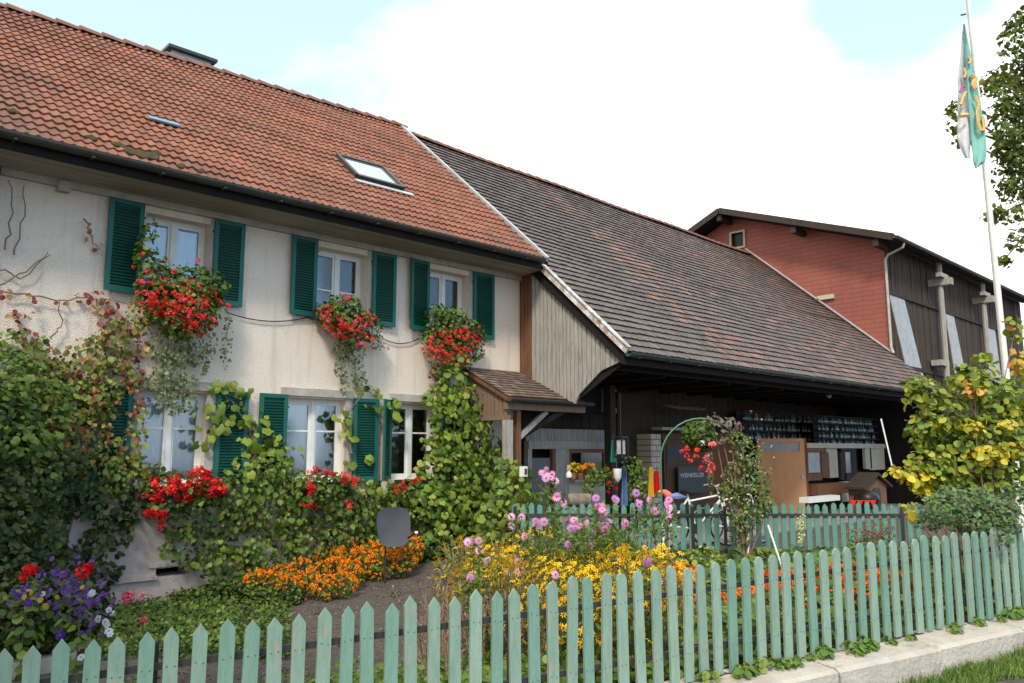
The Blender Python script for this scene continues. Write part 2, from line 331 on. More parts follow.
# ================================================================== THE SETTING: ground
FX, FYY = 5.006, 3.445                                   # a point on the street fence line
FD = Vector((.960, -.279, 0)); FN = Vector((-.279, -.960, 0))  # along the fence, and from it towards the street
def fb(t): return .375+.028*t                              # height of the fence foot (the street climbs to the right)
def fp(t, n, z=0): p = Vector((FX, FYY, 0))+FD*t+FN*n; p.z = z; return p
def sm(a, b, x): x = min(1, max(0, (x-a)/(b-a))); return x*x*(3-2*x)
def gh(X, Y):                                             # garden height
    v = Vector((X-FX, Y-FYY, 0)); t = v.dot(FD); m = -v.dot(FN)
    h = .35*sm(4.5, 10, X); k = sm(0, 3, m)
    return fb(t)*(1-k)+h*k-.02
def gridmesh(name, t0, t1, n0, n1, dt, dn, zf, mat, kind='structure'):
    mb = MB(); nt_ = int((t1-t0)/dt)+1; nn = int((n1-n0)/dn)+1; vs = []
    for i in range(nt_):
        for j in range(nn):
            p = fp(t0+(t1-t0)*i/(nt_-1), n0+(n1-n0)*j/(nn-1)); vs.append((p.x, p.y, zf(p.x, p.y)))
    fs = [(i*nn+j, (i+1)*nn+j, (i+1)*nn+j+1, i*nn+j+1) for i in range(nt_-1) for j in range(nn-1)]
    mb.poly(vs, fs); o = mb.build(name, mat, None, True); meta(o, kind=kind); return o
b = MB(); b.box(-150, 250, -150, 250, -1.6, -1.5); meta(b.build('ground', 'asphalt'), kind='structure')
gridmesh('garden_soil', -12, 34, -24, 0.0, .4, .4, lambda x, y: gh(x, y)+.025*sin(x*5.1+y*2)*sin(y*4.3-x), 'soil')
def fence_t(x, y): return (Vector((x-FX, y-FYY, 0))).dot(FD)
gridmesh('street', -14, 40, .35, 9, 1, 1, lambda x, y: fb(fence_t(x, y))-.36, 'asphalt')
gridmesh('verge_strip', -14, 40, .36, .80, .5, .11, lambda x, y: fb(fence_t(x, y))-.25, 'soil')
# kerb wall of poured concrete under the fence
mb = MB()
nseg = 46
for i in range(nseg):
    t0 = -14+i*1.17; t1 = t0+1.155
    sec = []
    for t in (t0, t1):
        q = random.uniform(-.012, .012)
        sec.append([fp(t, -.10, fb(t)-.5), fp(t, -.10, fb(t)-.015), fp(t, .29+q, fb(t)-.03+q*.5), fp(t, .33+q*1.5, fb(t)-.055), fp(t, .36+q, fb(t)-.5)])
    n0 = len(mb.v); mb.v += [tuple(p) for s in sec for p in s]
    for k in range(5): mb.f.append((n0+k, n0+(k+1) % 5, n0+5+(k+1) % 5, n0+5+k)); mb.m.append(0); mb.c.append(None)
    mb.f += [(n0, n0+1, n0+2, n0+3, n0+4), (n0+9, n0+8, n0+7, n0+6, n0+5)]; mb.m += [0, 0]; mb.c += [None, None]
meta(mb.build('kerb_wall', 'concrete'), 'low pale concrete kerb wall with stains running under the green picket fence', 'kerb')

# ================================================================== FARMHOUSE
HX0, HX1, HY0, HY1 = -2.0, 10.87, 11.1, 19.4
def wall(mb, x0, x1, z0, z1, y, th, holes, mi=0, rev=None):
    """upright wall parallel to the facade, with openings (x0,x1,z0,z1) and their reveals"""
    xs = sorted({x0, x1, *[h[0] for h in holes], *[h[1] for h in holes]}); zs = sorted({z0, z1, *[h[2] for h in holes], *[h[3] for h in holes]})
    inh = lambda cx, cz: any(h[0] < cx < h[1] and h[2] < cz < h[3] for h in holes)
    for i in range(len(xs)-1):
        for j in range(len(zs)-1):
            a, b_, c, d = xs[i], xs[i+1], zs[j], zs[j+1]
            if inh((a+b_)/2, (c+d)/2): continue
            mb.face([(a, y, c), (b_, y, c), (b_, y, d), (a, y, d)], mi); mb.face([(a, y+th, d), (b_, y+th, d), (b_, y+th, c), (a, y+th, c)], mi)
    for (a, b_, c, d) in list(holes)+[(x0, x1, z0, z1)]:
        r = mi if rev is None or (a, b_, c, d) == (x0, x1, z0, z1) else rev
        mb.face([(a, y, c), (a, y+th, c), (a, y+th, d), (a, y, d)], r); mb.face([(b_, y, c), (b_, y, d), (b_, y+th, d), (b_, y+th, c)], r)
        mb.face([(a, y, c), (b_, y, c), (b_, y+th, c), (a, y+th, c)], r); mb.face([(a, y, d), (a, y+th, d), (b_, y+th, d), (b_, y, d)], r)
UP = [(3.70, 4.60, 4.10, 5.24), (6.35, 7.28, 4.10, 5.24), (8.60, 9.52, 4.10, 5.24)]
LO = [(3.76, 4.68, 1.52, 2.80), (5.93, 6.93, 1.52, 2.80), (7.83, 8.78, 1.52, 2.80)]
VENT = (4.10, 4.55, .34, .45)
house = thing('farmhouse', 'cream rendered farmhouse with red tiled roof and dark green shutters', 'house', (4.4, 11.1, -.1))
mb = MB(); wall(mb, 1.95, HX1, 1.12, 5.62, HY0, .38, UP+LO, 0, 0); mb.build('wall', 'plaster', house)
mb = MB(); wall(mb, 1.95, HX1, -.4, 1.12, HY0-.03, .42, [VENT], 0); mb.box(3.0, 4.1, HY0-.09, HY0-.033, .32, .37); mb.box(4.0, 4.75, HY0-.06, HY0-.033, .47, .52); mb.build('plinth', 'plinth', house)
mb = MB()
mb.prism([(HX1-.3, HY0+.38, -.4), (HX1-.3, HY1, -.4), (HX1-.3, HY1, 5.9), (HX1-.3, 15.15, 9.50), (HX1-.3, HY0+.38, 6.1)], (.25, 0, 0))
mb.prism([(HX0, HY0+.42, -.4), (HX0, HY1, -.4), (HX0, HY1, 5.9), (HX0, 15.15, 9.05), (HX0, HY0+.42, 6.1)], (.25, 0, 0))
mb.box(HX0, HX1, HY1, HY1+.3, -.4, 5.9); mb.build('side_wall', 'plaster', house)
mb = MB(); mb.box(HX0, HX1-.31, HY0+2.2, HY0+2.3, 0, 5.8); mb.box(HX0+.3, HX1-.31, HY0+.43, HY0+2.19, 3.35, 3.45); mb.box(HX0+.3, HX1-.31, HY0+.43, HY0+2.19, 5.63, 5.68); mb.build('room_partition', 'inner', house)
mb = MB()
for k in range(13): x = -2.0+k*.303; mb.box(x, x+.29, HY0-.12-(k % 2)*.015, HY0+.3, -.4, 5.45)
mb.build('plank_wall', pm('plank_violet', (.12, .085, .10), (.07, .05, .06), 4, stretch=(5, 5, .5)), house)
# roof: rows of interlocking pan tiles
def pantile_roof(name, x0, x1, p0, p1, rows, per, amp, mat, parent, pal, th=.035, darkf=None):
    p0 = Vector(p0); p1 = Vector(p1); nper = int(round((x1-x0)/per)); ns = 7; prof = [0, .1, .55, 1.0, .95, .5, .08]
    up = (p1-p0); ln = up.length; u = up/ln; nn = Vector((0, -u.z, u.y)); 
    V = []; F = []; C = []
    for r in range(rows):
        base = len(V); s0 = ln*r/rows-.02; s1 = ln*(r+1)/rows+.015
        for (s, lift) in ((s0, 0.0), (s0, th), (s1, 0.006)):
            for i in range(nper*ns+1):
                x = x0+per*(i/ns); h = prof[i % ns]*amp+lift+.01*sin(x*1.3+r)*.6
                q = p0+u*(s+.006*sin(i//ns*3.7+r*2.1))+nn*h; V.append((x, q.y, q.z-.036*(x1-x)*max(0, s)/ln))
        W = nper*ns+1
        for j in range(2):
            for i in range(nper*ns):
                F.append((base+j*W+i, base+j*W+i+1, base+(j+1)*W+i+1, base+(j+1)*W+i))
        tc_ = []
        for i in range(nper):
            c = np.array(pal[random.randrange(len(pal))])*random.uniform(.82, 1.18)
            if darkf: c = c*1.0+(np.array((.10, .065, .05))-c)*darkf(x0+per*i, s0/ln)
            tc_.append(c)
        for j in range(2):
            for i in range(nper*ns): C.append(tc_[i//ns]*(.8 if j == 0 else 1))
    V = np.array(V)-np.array(OFF[parent]); me = bpy.data.meshes.new(name); me.from_pydata(V.tolist(), [], F)
    o = link(name, me, parent, [mat]); at = me.attributes.new('col', 'FLOAT_COLOR', 'FACE')
    at.data.foreach_set('color', np.concatenate([np.array(C), np.ones((len(C), 1))], 1).ravel()); return o
E0 = Vector((0, 10.30, 5.62)); E1 = Vector((0, 15.15, 9.76))
PR = [(.235, .088, .052), (.27, .103, .063), (.21, .078, .05), (.245, .11, .073), (.22, .094, .065)]
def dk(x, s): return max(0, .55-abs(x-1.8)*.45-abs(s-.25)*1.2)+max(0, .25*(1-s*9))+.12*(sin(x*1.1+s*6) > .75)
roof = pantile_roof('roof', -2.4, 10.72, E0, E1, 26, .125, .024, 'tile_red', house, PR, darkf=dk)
mb = MB(); n_ = (E1-E0).normalized(); nn = Vector((0, -n_.z, n_.y))
a = E0-nn*.16; b_ = E1-nn*.16
QQ = [(0, 1, 2, 3), (7, 6, 5, 4), (0, 4, 5, 1), (1, 5, 6, 2), (2, 6, 7, 3), (3, 7, 4, 0)]
V = []; nd = 16
for i in range(nd+1):
    x = -2.4+13.1*i/nd; dz = -.036*(10.72-x)
    V += [(x, E0.y, E0.z-.012), (x, 15.15, 9.745+dz), (x, 20, 5.62), (x, 20, 5.46), (x, 15.15, 9.56+dz), (x, a.y, a.z)]
    if i < nd: k = i*6; mb.f += [tuple(k+q for q in (u_, (u_+1) % 6, (u_+1) % 6+6, u_+6)) for u_ in range(6)]; mb.m += [0]*6; mb.c += [None]*6
mb.f += [tuple(range(6)), tuple(range(nd*6, nd*6+6))]; mb.m += [0, 0]; mb.c += [None, None]; mb.v = V
mb.build('roof_deck', 'wood_dark', house)
def ridge(name, x0, x1, y, z, mat, parent, step=.38, sag=None):
    mb = MB(); x = x0
    while x < x1-.05:
        dz = sag(x) if sag else 0
        pts = [(x, 0), (x+step+.03, 0)]; n0 = len(mb.v)
        for q, rr in ((x, .125), (x+step+.03, .10)):
            for k in range(7):
                an = pi*k/6; mb.v.append((q, y-cos(an)*rr*1.25, z+dz+sin(an)*rr-.02))
        for k in range(6): mb.f.append((n0+k, n0+7+k, n0+8+k, n0+k+1)); mb.m.append(0); mb.c.append(None)
        mb.f.append(tuple(n0+k for k in range(7))); mb.m.append(0); mb.c.append(None); x += step
    return mb.build(name, mat, parent)
ridge('ridge_tiles', -2.4, 10.72, 15.15, 9.76, 'ridge_red', house, .38, lambda x: -.036*(10.72-x))
mb = MB(); mb.beam((10.74, E0.y-.08, E0.z-.01), (10.74, E1.y, E1.z+.05), .07, .09); mb.build('verge_flashing', 'zinc', house)
def gutter(mb, x0, x1, y, z, r=.075):
    n0 = len(mb.v); ks = 9
    for x in (x0, x1):
        for rr in (r, r-.012):
            for k in range(ks):
                an = pi+pi*k/(ks-1); mb.v.append((x, y+cos(an)*rr, z+sin(an)*rr))
    for k in range(ks-1):
        mb.f += [(n0+k, n0+k+1, n0+2*ks+k+1, n0+2*ks+k), (n0+ks+k+1, n0+ks+k, n0+3*ks+k, n0+3*ks+k+1)]; mb.m += [0, 0]; mb.c += [None, None]
    for (p, q) in ((0, ks), (2*ks, 3*ks)):
        mb.f.append(tuple([n0+p+k for k in range(ks)]+[n0+q+k for k in range(ks-1, -1, -1)])); mb.m.append(0); mb.c.append(None)
    for k in (0, ks-1): mb.f.append((n0+k, n0+ks+k, n0+3*ks+k, n0+2*ks+k)); mb.m.append(0); mb.c.append(None)
mb = MB(); gutter(mb, -2.4, 10.62, 10.22, 5.60, .085)
for k in range(16): x = -2.2+k*.82; mb.box(x, x+.03, 10.13, 10.32, 5.50, 5.515)
mb.build('gutter', 'metal_dark', house)
mb = MB()
for k in range(4): y0 = 10.34+k*.19; mb.box(-2.4, 10.84, y0, y0+.183, 5.43-(k % 2)*.006, 5.46)
mb.build('soffit', 'soffit', house)
mb = MB(); mb.box(-2.4, 10.84, 10.30, 10.335, 5.42, 5.59); mb.build('fascia', 'wood_black', house)
mb = MB(); mb.box(1.96, 10.85, 11.03, 11.095, 5.335, 5.425); mb.box(2.58, 2.72, 10.98, 11.09, 5.27, 5.40); mb.build('cornice', 'stone', house)
# chimney, skylight, vents, moss
ch = MB(); ch.box(5.40, 6.18, 15.35, 15.95, 9.0, 9.86); ch.build('chimney', 'zinc', roof); mb = MB(); mb.box(5.30, 6.28, 15.24, 16.06, 9.86, 9.92); mb.build('chimney_cap', 'metal_dark', roof)
def onroof(x, y, lift=0):
    d = ray(x, y); s = (E1.z-E0.z)/(E1.y-E0.y); t = (E0.z-s*E0.y-ZC)/(d[2]-s*d[1]); return Vector((d[0]*t, d[1]*t, ZC+d[2]*t))+nn*lift
qa = [onroof(*p) for p in ((330, 155), (362, 164), (400, 189), (367, 183))]
sx0, sx1 = qa[0].x+.12, (qa[2].x+qa[1].x)/2+.2; sy0 = (qa[2].y+qa[3].y)/2; sy1 = (qa[0].y+qa[1].y)/2
def rp(x, y, l): s = (E1.z-E0.z)/(E1.y-E0.y); return Vector((x, y, E0.z+s*(y-E0.y)-.036*(10.72-x)*(y-E0.y)/(E1.y-E0.y)))+nn*l
sky_ = None
mb = MB()
for (A, B) in (((sx0, sy0), (sx1, sy0)), ((sx0, sy1), (sx1, sy1))): mb.beam(rp(*A, .08), rp(*B, .08), .07, .08, up=nn)
for (A, B) in (((sx0, sy0), (sx0, sy1)), ((sx1, sy0), (sx1, sy1))): mb.beam(rp(*A, .08), rp(*B, .08), .07, .083, up=nn)
skl = mb.build('skylight', 'metal_dark', house)
mb = MB(); mb.face([rp(sx0, sy0, .09), rp(sx1, sy0, .09), rp(sx1, sy1, .09), rp(sx0, sy1, .09)]); mb.build('pane', pm('skylight_glass', (.35, .42, .47), rough=.06, spec=1, metal=.7), skl)
mb = MB(); mb.beam(rp(sx0-.1, sy0-.13, .06), rp(sx1+.15, sy0-.13, .06), .10, .02, up=nn); mb.build('flashing', 'zinc', skl)
p = onroof(163, 121); mb = MB(); mb.beam(rp(p.x-.22, p.y, .07), rp(p.x+.22, p.y, .07), .10, .03, up=nn); mb.build('glass_tile', pm('glass_tile', (.12, .22, .30), rough=.4), roof)
for (x, y, r) in ((90, 138, .07), (118, 145, .09), (130, 152, .12), (142, 155, .15), (150, 156, .13), (155, 153, .08), (180, 167, .07), (200, 172, .06), (12, 110, .06)):
    mb = MB(); c0 = onroof(x, y, .045); V_ = [(0, 0)]+[(r*random.uniform(.7, 1.3)*cos(a*pi/5.5), r*random.uniform(.5, .9)*sin(a*pi/5.5)) for a in range(11)]
    mb.poly([rp(c0.x+u, c0.y+v, .045 if i else .085) for i, (u, v) in enumerate(V_)]+[rp(c0.x+u, c0.y+v, -.01) for u, v in V_], [(0, i, i % 11+1) for i in range(1, 12)]+[(i, 12+i, 12+i % 11+1, i % 11+1) for i in range(1, 12)]); mb.build('moss', 'moss', roof, True)

# windows and shutters
def window(h, deep, bars=1, curtain=True):
    x0, x1, z0, z1 = h; y = HY0+deep
    W = MB(); fw = .045
    W.box(x0, x0+fw, y, y+.07, z0, z1); W.box(x1-fw, x1, y, y+.07, z0, z1); W.box(x0+fw, x1-fw, y, y+.07, z0, z0+fw); W.box(x0+fw, x1-fw, y, y+.07, z1-fw, z1)
    xm = (x0+x1)/2; win = W.build('window', 'white', house)
    S = MB(); S.box(xm-.036, xm+.036, y-.015, y+.055, z0+fw, z1-fw)
    for (a, b_) in ((x0+fw, xm-.036), (xm+.036, x1-fw)):
        for (zz, hh) in ((z0+fw, .045), (z1-fw-.045, .045)): S.box(a, b_, y+.01, y+.05, zz, zz+hh)
        S.box(a, a+.035, y+.008, y+.052, z0+fw+.045, z1-fw-.045); S.box(b_-.035, b_, y+.008, y+.052, z0+fw+.045, z1-fw-.045)
        zb = z0+(z1-z0)*(.60 if bars == 1 else .42); S.box(a+.035, b_-.035, y+.012, y+.05, zb, zb+.026)
    S.build('frame', 'white', win)
    for (a, b_) in ((x0+fw+.035, xm-.071), (xm+.071, x1-fw-.035)):
        P = MB(); P.box(a-.01, b_+.01, y+.028, y+.032, z0+fw+.03, z1-fw-.03); P.build('pane', 'glass', win)
    if curtain:
        Cn = MB(); n = 40; top = z1-.1 if curtain is True else z0+(z1-z0)*.55; ys = [y+.085+.014*sin(i*1.9)+.006*sin(i*.7) for i in range(n+1)]
        vs = [(x0+(x1-x0)*i/n, ys[i], z) for z in (z0, top) for i in range(n+1)]
        Cn.poly(vs, [(i, i+1, n+2+i, n+1+i) for i in range(n)])
        Cn.build('curtain', 'curtain', win)
    return win
for i, h in enumerate(UP): window(h, .20 if i else .20, 2, [True, False, 'half'][i] if i != 1 else 'half')
for i, h in enumerate(LO): window(h, .13, 1, [True, True, 'half'][i])
for (a, b_) in ((3.70, 4.72), (5.80, 7.04), (7.80, 8.95)): mb = MB(); mb.box(a, b_, HY0-.055, HY0-.003, 2.83, 2.95); mb.build('lintel', 'stone', house)
for h in UP+LO:
    mb = MB(); mb.box(h[0]-.05, h[1]+.05, HY0-.06, HY0+.12, h[2]-.075, h[2]-.005); mb.build('window_sill', 'stone', house)
for h in LO:
    mb = MB()
    mb.box(h[0]-.10, h[0]-.004, HY0-.018, HY0-.003, h[2]-.004, 2.826); mb.build('window_surround', 'stone', house); mb = MB(); mb.box(h[1]+.004, h[1]+.12, HY0-.018, HY0-.003, h[2]-.004, 2.826); mb.build('window_surround', 'stone', house)
for h in UP: mb = MB(); mb.box(h[1]+.004, h[1]+.10, HY0-.018, HY0-.003, h[2], 5.33); mb.build('window_surround', 'stone', house)
def shutter(xh, wd, side, z0, z1, ang):
    """leaf hinged at xh, opened flat against the wall but standing off it by ang"""
    F = MB(); S = MB(); fw = .062; t = .035
    def T(u, v): return (xh+side*(u*cos(ang)-v*sin(ang)), HY0-.035-u*sin(ang)-v*cos(ang))
    def bx(m, u0, u1, v0, v1, za, zb, tilt=0):
        c = [T(u0, v0), T(u1, v0), T(u1, v1), T(u0, v1)]
        vs = [(*q, za+(tilt if k > 1 else 0)) for k, q in enumerate(c)]+[(*q, zb+(tilt if k > 1 else 0)) for k, q in enumerate(c)]
        m.poly(vs, [(0, 1, 2, 3), (7, 6, 5, 4), (0, 4, 5, 1), (1, 5, 6, 2), (2, 6, 7, 3), (3, 7, 4, 0)])
    bx(F, 0, fw, 0, t, z0, z1); bx(F, wd-fw, wd, 0, t, z0, z1); bx(F, fw, wd-fw, 0, t, z0, z0+.08); bx(F, fw, wd-fw, 0, t, z1-.06, z1)
    n = int((z1-z0-.14)/.042)
    for k in range(n): z = z0+.082+k*(z1-z0-.145)/n; bx(S, fw-.005, wd-fw+.005, .004, .030, z, z+.012, -.022); 
    bx(S, fw, wd-fw, .0, .005, z0+.08, z1-.06)
    for zz in (z0+.2, z1-.2): bx(F, -.03, .02, .01, .022, zz, zz+.03)
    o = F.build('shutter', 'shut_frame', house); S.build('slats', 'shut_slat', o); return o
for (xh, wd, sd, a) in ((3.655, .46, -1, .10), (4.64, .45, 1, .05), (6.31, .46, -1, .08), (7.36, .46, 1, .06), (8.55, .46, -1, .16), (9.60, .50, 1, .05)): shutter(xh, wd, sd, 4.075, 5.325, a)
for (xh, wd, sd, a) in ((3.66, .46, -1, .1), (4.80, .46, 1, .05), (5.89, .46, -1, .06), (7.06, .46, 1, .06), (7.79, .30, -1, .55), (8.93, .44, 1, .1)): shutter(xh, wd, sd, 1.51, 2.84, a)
# cable sagging along the facade
def sagline(a, b_, sag, n=14): a = Vector(a); b_ = Vector(b_); return [a.lerp(b_, i/n)+Vector((0, 0, -4*sag*(i/n)*(1-i/n))) for i in range(n+1)]
for (a, b_, s) in (((226, 312), (308, 317), .10), ((382, 338), (424, 335), .12), ((308, 317), (330, 322), .02)):
    mb = MB(); mb.tube(sagline(onY(*a, 11.06), onY(*b_, 11.06), s), .008, 5); mb.build('cable', 'black', house)

# ================================================================== BARN adjoining on the right
BX0, BX1 = 10.75, 27.0; B0 = Vector((0, 8.42, 3.67)); B1 = Vector((0, 15.15, 9.61)); bu = (B1-B0).normalized(); bn = Vector((0, -bu.z, bu.y)); BL = (B1-B0).length
barn = thing('barn', 'long farm barn with dark weathered tile roof sloping low over an open shed', 'barn', (18, 11.3, .3))
rows = 40; tw = .19; nx = int((BX1-BX0)/tw); mb_v = []; mb_f = []; mb_c = []
nr = rng
def bcol(x, s):
    # patches as laid and weathered: grey-brown field, replaced reddish strips and older mixed tiles at the far end
    c = np.array((.112, .092, .086)); r = random.random()
    u = (x-BX0)/(BX1-BX0)
    k1 = abs(u-(.30+.02*sin(s*9))) 
    red = 0
    if .235 < u+.03*sin(s*7) < .315: red = .55
    elif .315 <= u+.02*sin(s*11) < .55: red = .16
    elif u >= .55: red = .34
    if s > .93: red = max(red, .3)
    if r < red: c = np.array(((.20, .11, .085), (.18, .12, .095), (.24, .14, .11), (.15, .095, .08))[random.randrange(4)])
    elif r > .92: c = np.array((.13, .112, .105))
    mossy = max(0, 1-abs((u-.10)-(.55-s)*.28)*14)*(s < .8)+max(0, 1-abs((u-.42)-(.5-s)*.15)*12)
    c = c*(1-.45*min(1, mossy)*random.random())
    return c*random.uniform(.8, 1.2)
for r in range(rows):
    s0 = BL*r/rows; s1 = BL*(r+1)/rows+.05
    for i in range(-(r % 2), nx+1):
        x0 = BX0+i*tw+(tw/2 if r % 2 else 0); x1 = x0+tw-.006; x0 = max(x0, BX0); x1 = min(x1, BX1)
        if x1-x0 < .02: continue
        sag = -.20*(x0-BX0)/(BX1-BX0)*r/rows-.045*sin(pi*(x0-BX0)/5.5)**2*sin(pi*r/rows); j = random.uniform(-.004, .006); e = random.uniform(-.008, .008)
        a = B0+bu*(s0+e)+bn*(.052+j+sag); a2 = B0+bu*(s0+e)+bn*(.026+sag); c = B0+bu*s1+bn*(.012+sag); k = len(mb_v)
        mid = B0+bu*(s0+e-.018)+bn*(.050+j+sag)
        mb_v += [(x0, a2.y, a2.z), (x1, a2.y, a2.z), (x1, a.y, a.z), ((x0+x1)/2, mid.y, mid.z), (x0, a.y, a.z), (x1, c.y, c.z), (x0, c.y, c.z)]
        mb_f += [(k, k+1, k+2, k+3, k+4), (k+4, k+3, k+2, k+5, k+6), (k+1, k+5, k+2), (k, k+4, k+6)]
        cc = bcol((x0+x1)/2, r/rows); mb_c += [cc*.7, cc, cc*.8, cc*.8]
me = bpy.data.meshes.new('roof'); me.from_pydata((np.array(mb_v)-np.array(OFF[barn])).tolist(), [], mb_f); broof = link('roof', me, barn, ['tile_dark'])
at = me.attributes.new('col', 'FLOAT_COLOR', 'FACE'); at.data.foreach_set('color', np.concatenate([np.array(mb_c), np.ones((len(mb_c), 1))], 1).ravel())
mb = MB(); a = B0-bn*.14; b_ = B1-bn*.14
mb.poly([(BX0+.02, B0.y+.02, B0.z-.05), (BX0+.02, B1.y, B1.z-.06), (BX0+.02, b_.y, b_.z-.1), (BX0+.02, a.y+.02, a.z-.05), (BX1-.02, B0.y+.02, B0.z-.05), (BX1-.02, B1.y, B1.z-.30), (BX1-.02, b_.y, b_.z-.36), (BX1-.02, a.y+.02, a.z-.05)], [(3, 2, 1, 0), (4, 5, 6, 7), (0, 1, 5, 4), (1, 2, 6, 5), (2, 3, 7, 6), (3, 0, 4, 7)]); mb.prism([(BX0, 15.16, 9.32), (BX0, 21, 4.4), (BX0, 21, 4.25), (BX0, 15.16, 9.17)], (BX1-BX0, 0, 0))
mb.build('roof_deck', 'wood_black', barn)
ridge('ridge_tiles', BX0, BX1, 15.15, 9.64, 'ridge_red', broof, .36, lambda x: -.235*(x-BX0)/(BX1-BX0)-.03*sin(pi*(x-BX0)/5.5)**2)
mb = MB(); mb.beam(B0+Vector((BX0-.02, 0, 0))+bn*.06-bu*.05, B0+bu*2.95+Vector((BX0-.02, 0, 0))+bn*.06, .05, .11, up=bn); mb.beam(B0+Vector((BX0-.03, 0, 0))+bn*.135-bu*.05, B0+bu*BL+Vector((BX0-.03, 0, 0))+bn*.135, .09, .02, up=bn)
mb.build('verge_board', 'verge', barn)
mb = MB(); gutter(mb, BX0-.02, BX1, 8.34, 3.66, .08)
for k in range(18): x = BX0+.2+k*.92; mb.box(x, x+.03, 8.26, 8.44, 3.565, 3.58)
mb.build('gutter', 'gutter_green', barn)
mb = MB(); mb.box(BX0, BX1, 8.45, 8.49, 3.46, 3.60); mb.build('fascia', 'wood_black', barn)
# weathered board gable wall between house corner and low eave
def vz(y): return 3.67+.8945*(y-8.42)-.15
GW = 10.87; mb = MB(); mb2 = MB(); y = 8.52; k = 0
def lowz(y): 
    pts = [(8.5, 3.50), (8.62, 3.52), (9.03, 3.40), (9.63, 2.95), (11.1, 3.60)]
    for (a, za), (b_, zb) in zip(pts, pts[1:]):
        if a <= y <= b_: return za+(zb-za)*(y-a)/(b_-a)-(.12 if y > 9.63 else 0)
    return 3.5
while y < 11.09:
    w_ = random.uniform(.085, .12); y1 = min(y+w_, 11.095); brown = (y+y1)/2 > 10.55+.25*sin(0)
    z0a, z0b, z1a, z1b = lowz(y), lowz(y1-.018), vz(y), vz(y1-.018)
    t_off = random.uniform(0, .006)
    if z1a > z0a+.02:
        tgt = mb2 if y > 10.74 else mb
        tgt.prism([(GW-.03-t_off, y, z0a), (GW-.03-t_off, y1-.018, z0b), (GW-.03-t_off, y1-.018, z1b), (GW-.03-t_off, y, z1a)], (.04, 0, 0))
    y = y1
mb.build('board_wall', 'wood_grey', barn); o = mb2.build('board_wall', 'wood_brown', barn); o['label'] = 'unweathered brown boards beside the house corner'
mb = MB(); mb.face([(GW+.02, 8.55, 3.50), (GW+.02, 9.63, 2.9), (GW+.02, 11.1, 3.4), (GW+.02, 11.1, 5.5), (GW+.02, 8.6, 3.60)]); mb.prism([(GW+.012, 8.55, 3.52), (GW+.012, 9.05, 3.42), (GW+.012, 9.65, 2.97), (GW+.012, 9.7, 3.1), (GW+.012, 9.1, 3.55)], (.06, 0, 0)); mb.build('board_wall_backing', 'wood_black', barn)
# the shed below: dark boarded walls, ceiling joists, posts
gh0 = .37
mb = MB(); mb.box(11.0, 27, 8.2, 15, gh0-.2, gh0); o = mb.build('shed_floor', 'floor', barn)
mb = MB(); k = 0; x = 10.95
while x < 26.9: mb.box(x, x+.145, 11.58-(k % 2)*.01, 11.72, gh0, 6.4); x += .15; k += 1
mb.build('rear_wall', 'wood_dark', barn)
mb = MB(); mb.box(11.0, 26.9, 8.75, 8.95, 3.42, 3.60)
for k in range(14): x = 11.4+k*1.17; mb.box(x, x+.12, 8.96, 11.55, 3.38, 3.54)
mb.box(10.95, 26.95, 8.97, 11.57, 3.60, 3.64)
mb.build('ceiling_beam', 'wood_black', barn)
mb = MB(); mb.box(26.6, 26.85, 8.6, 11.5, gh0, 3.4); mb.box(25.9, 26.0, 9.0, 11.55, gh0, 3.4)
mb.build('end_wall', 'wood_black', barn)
# front wall of the dwelling part under the barn (window, opening, grey timber frame)
Yw = 11.15
def PX(x, y, Y=Yw): return onY(x, y, Y)
X0 = PX(527, 440).x; X1 = PX(614, 440).x
lz0 = PX(560, 449).z; lz1 = PX(560, 441).z; tz = PX(560, 429).z
mb = MB(); x = X0
while x < X1-.01: mb.box(x, x+.062, Yw, Yw+.05, lz1+.002, tz); x += .07
mb.build('board_band', 'wood_grey', barn)
mb = MB(); mb.box(X0, X1, Yw-.05, Yw+.08, lz0, lz1); 
for (a, b_) in ((527, 531), (555, 568), (610, 616)): mb.box(PX(a, 470).x, PX(b_, 470).x, Yw-.03, Yw+.08, gh0, lz0-.002)
mb.build('timber_frame', 'wood_grey', barn)
mb = MB(); mb.box(PX(568, 470).x+.002, X1-.15, Yw-.02, Yw+.25, gh0, PX(590, 479).z); mb.build('low_wall', 'cream', barn)
mb = MB(); mb.box(PX(553, 470).x-.02, PX(553, 470).x+.06, Yw-.01, Yw+.07, gh0, lz0-.003); wa, wb = PX(569, 460).x, PX(607, 460).x
wz0 = PX(590, 479).z; mb.box(wa, wb, Yw+.0, Yw+.07, lz0-.08, lz0-.003); mb.box(wb-.1, wb, Yw, Yw+.07, wz0, lz0-.081); mb.box(wa, wa+.07, Yw, Yw+.07, wz0, lz0-.081)
w_ = mb.build('window', 'wood_brown', barn); mb = MB(); mb.box(wa+.07, wb-.1, Yw+.03, Yw+.035, wz0, lz0-.08); mb.build('pane', 'glass', w_); mb = MB(); mb.box(wa-.02, wb+.05, Yw-.16, Yw-.022, wz0-.05, wz0-.004); mb.build('sill', 'wood_grey', w_)
# half open light door leaf in the dark doorway
mb = MB(); mb.box(PX(531.5, 470).x, PX(552, 470).x, Yw+.05, Yw+.09, gh0, PX(540, 458).z); mb.build('door', pm('door_grey', (.13, .14, .14), rough=.6), barn)
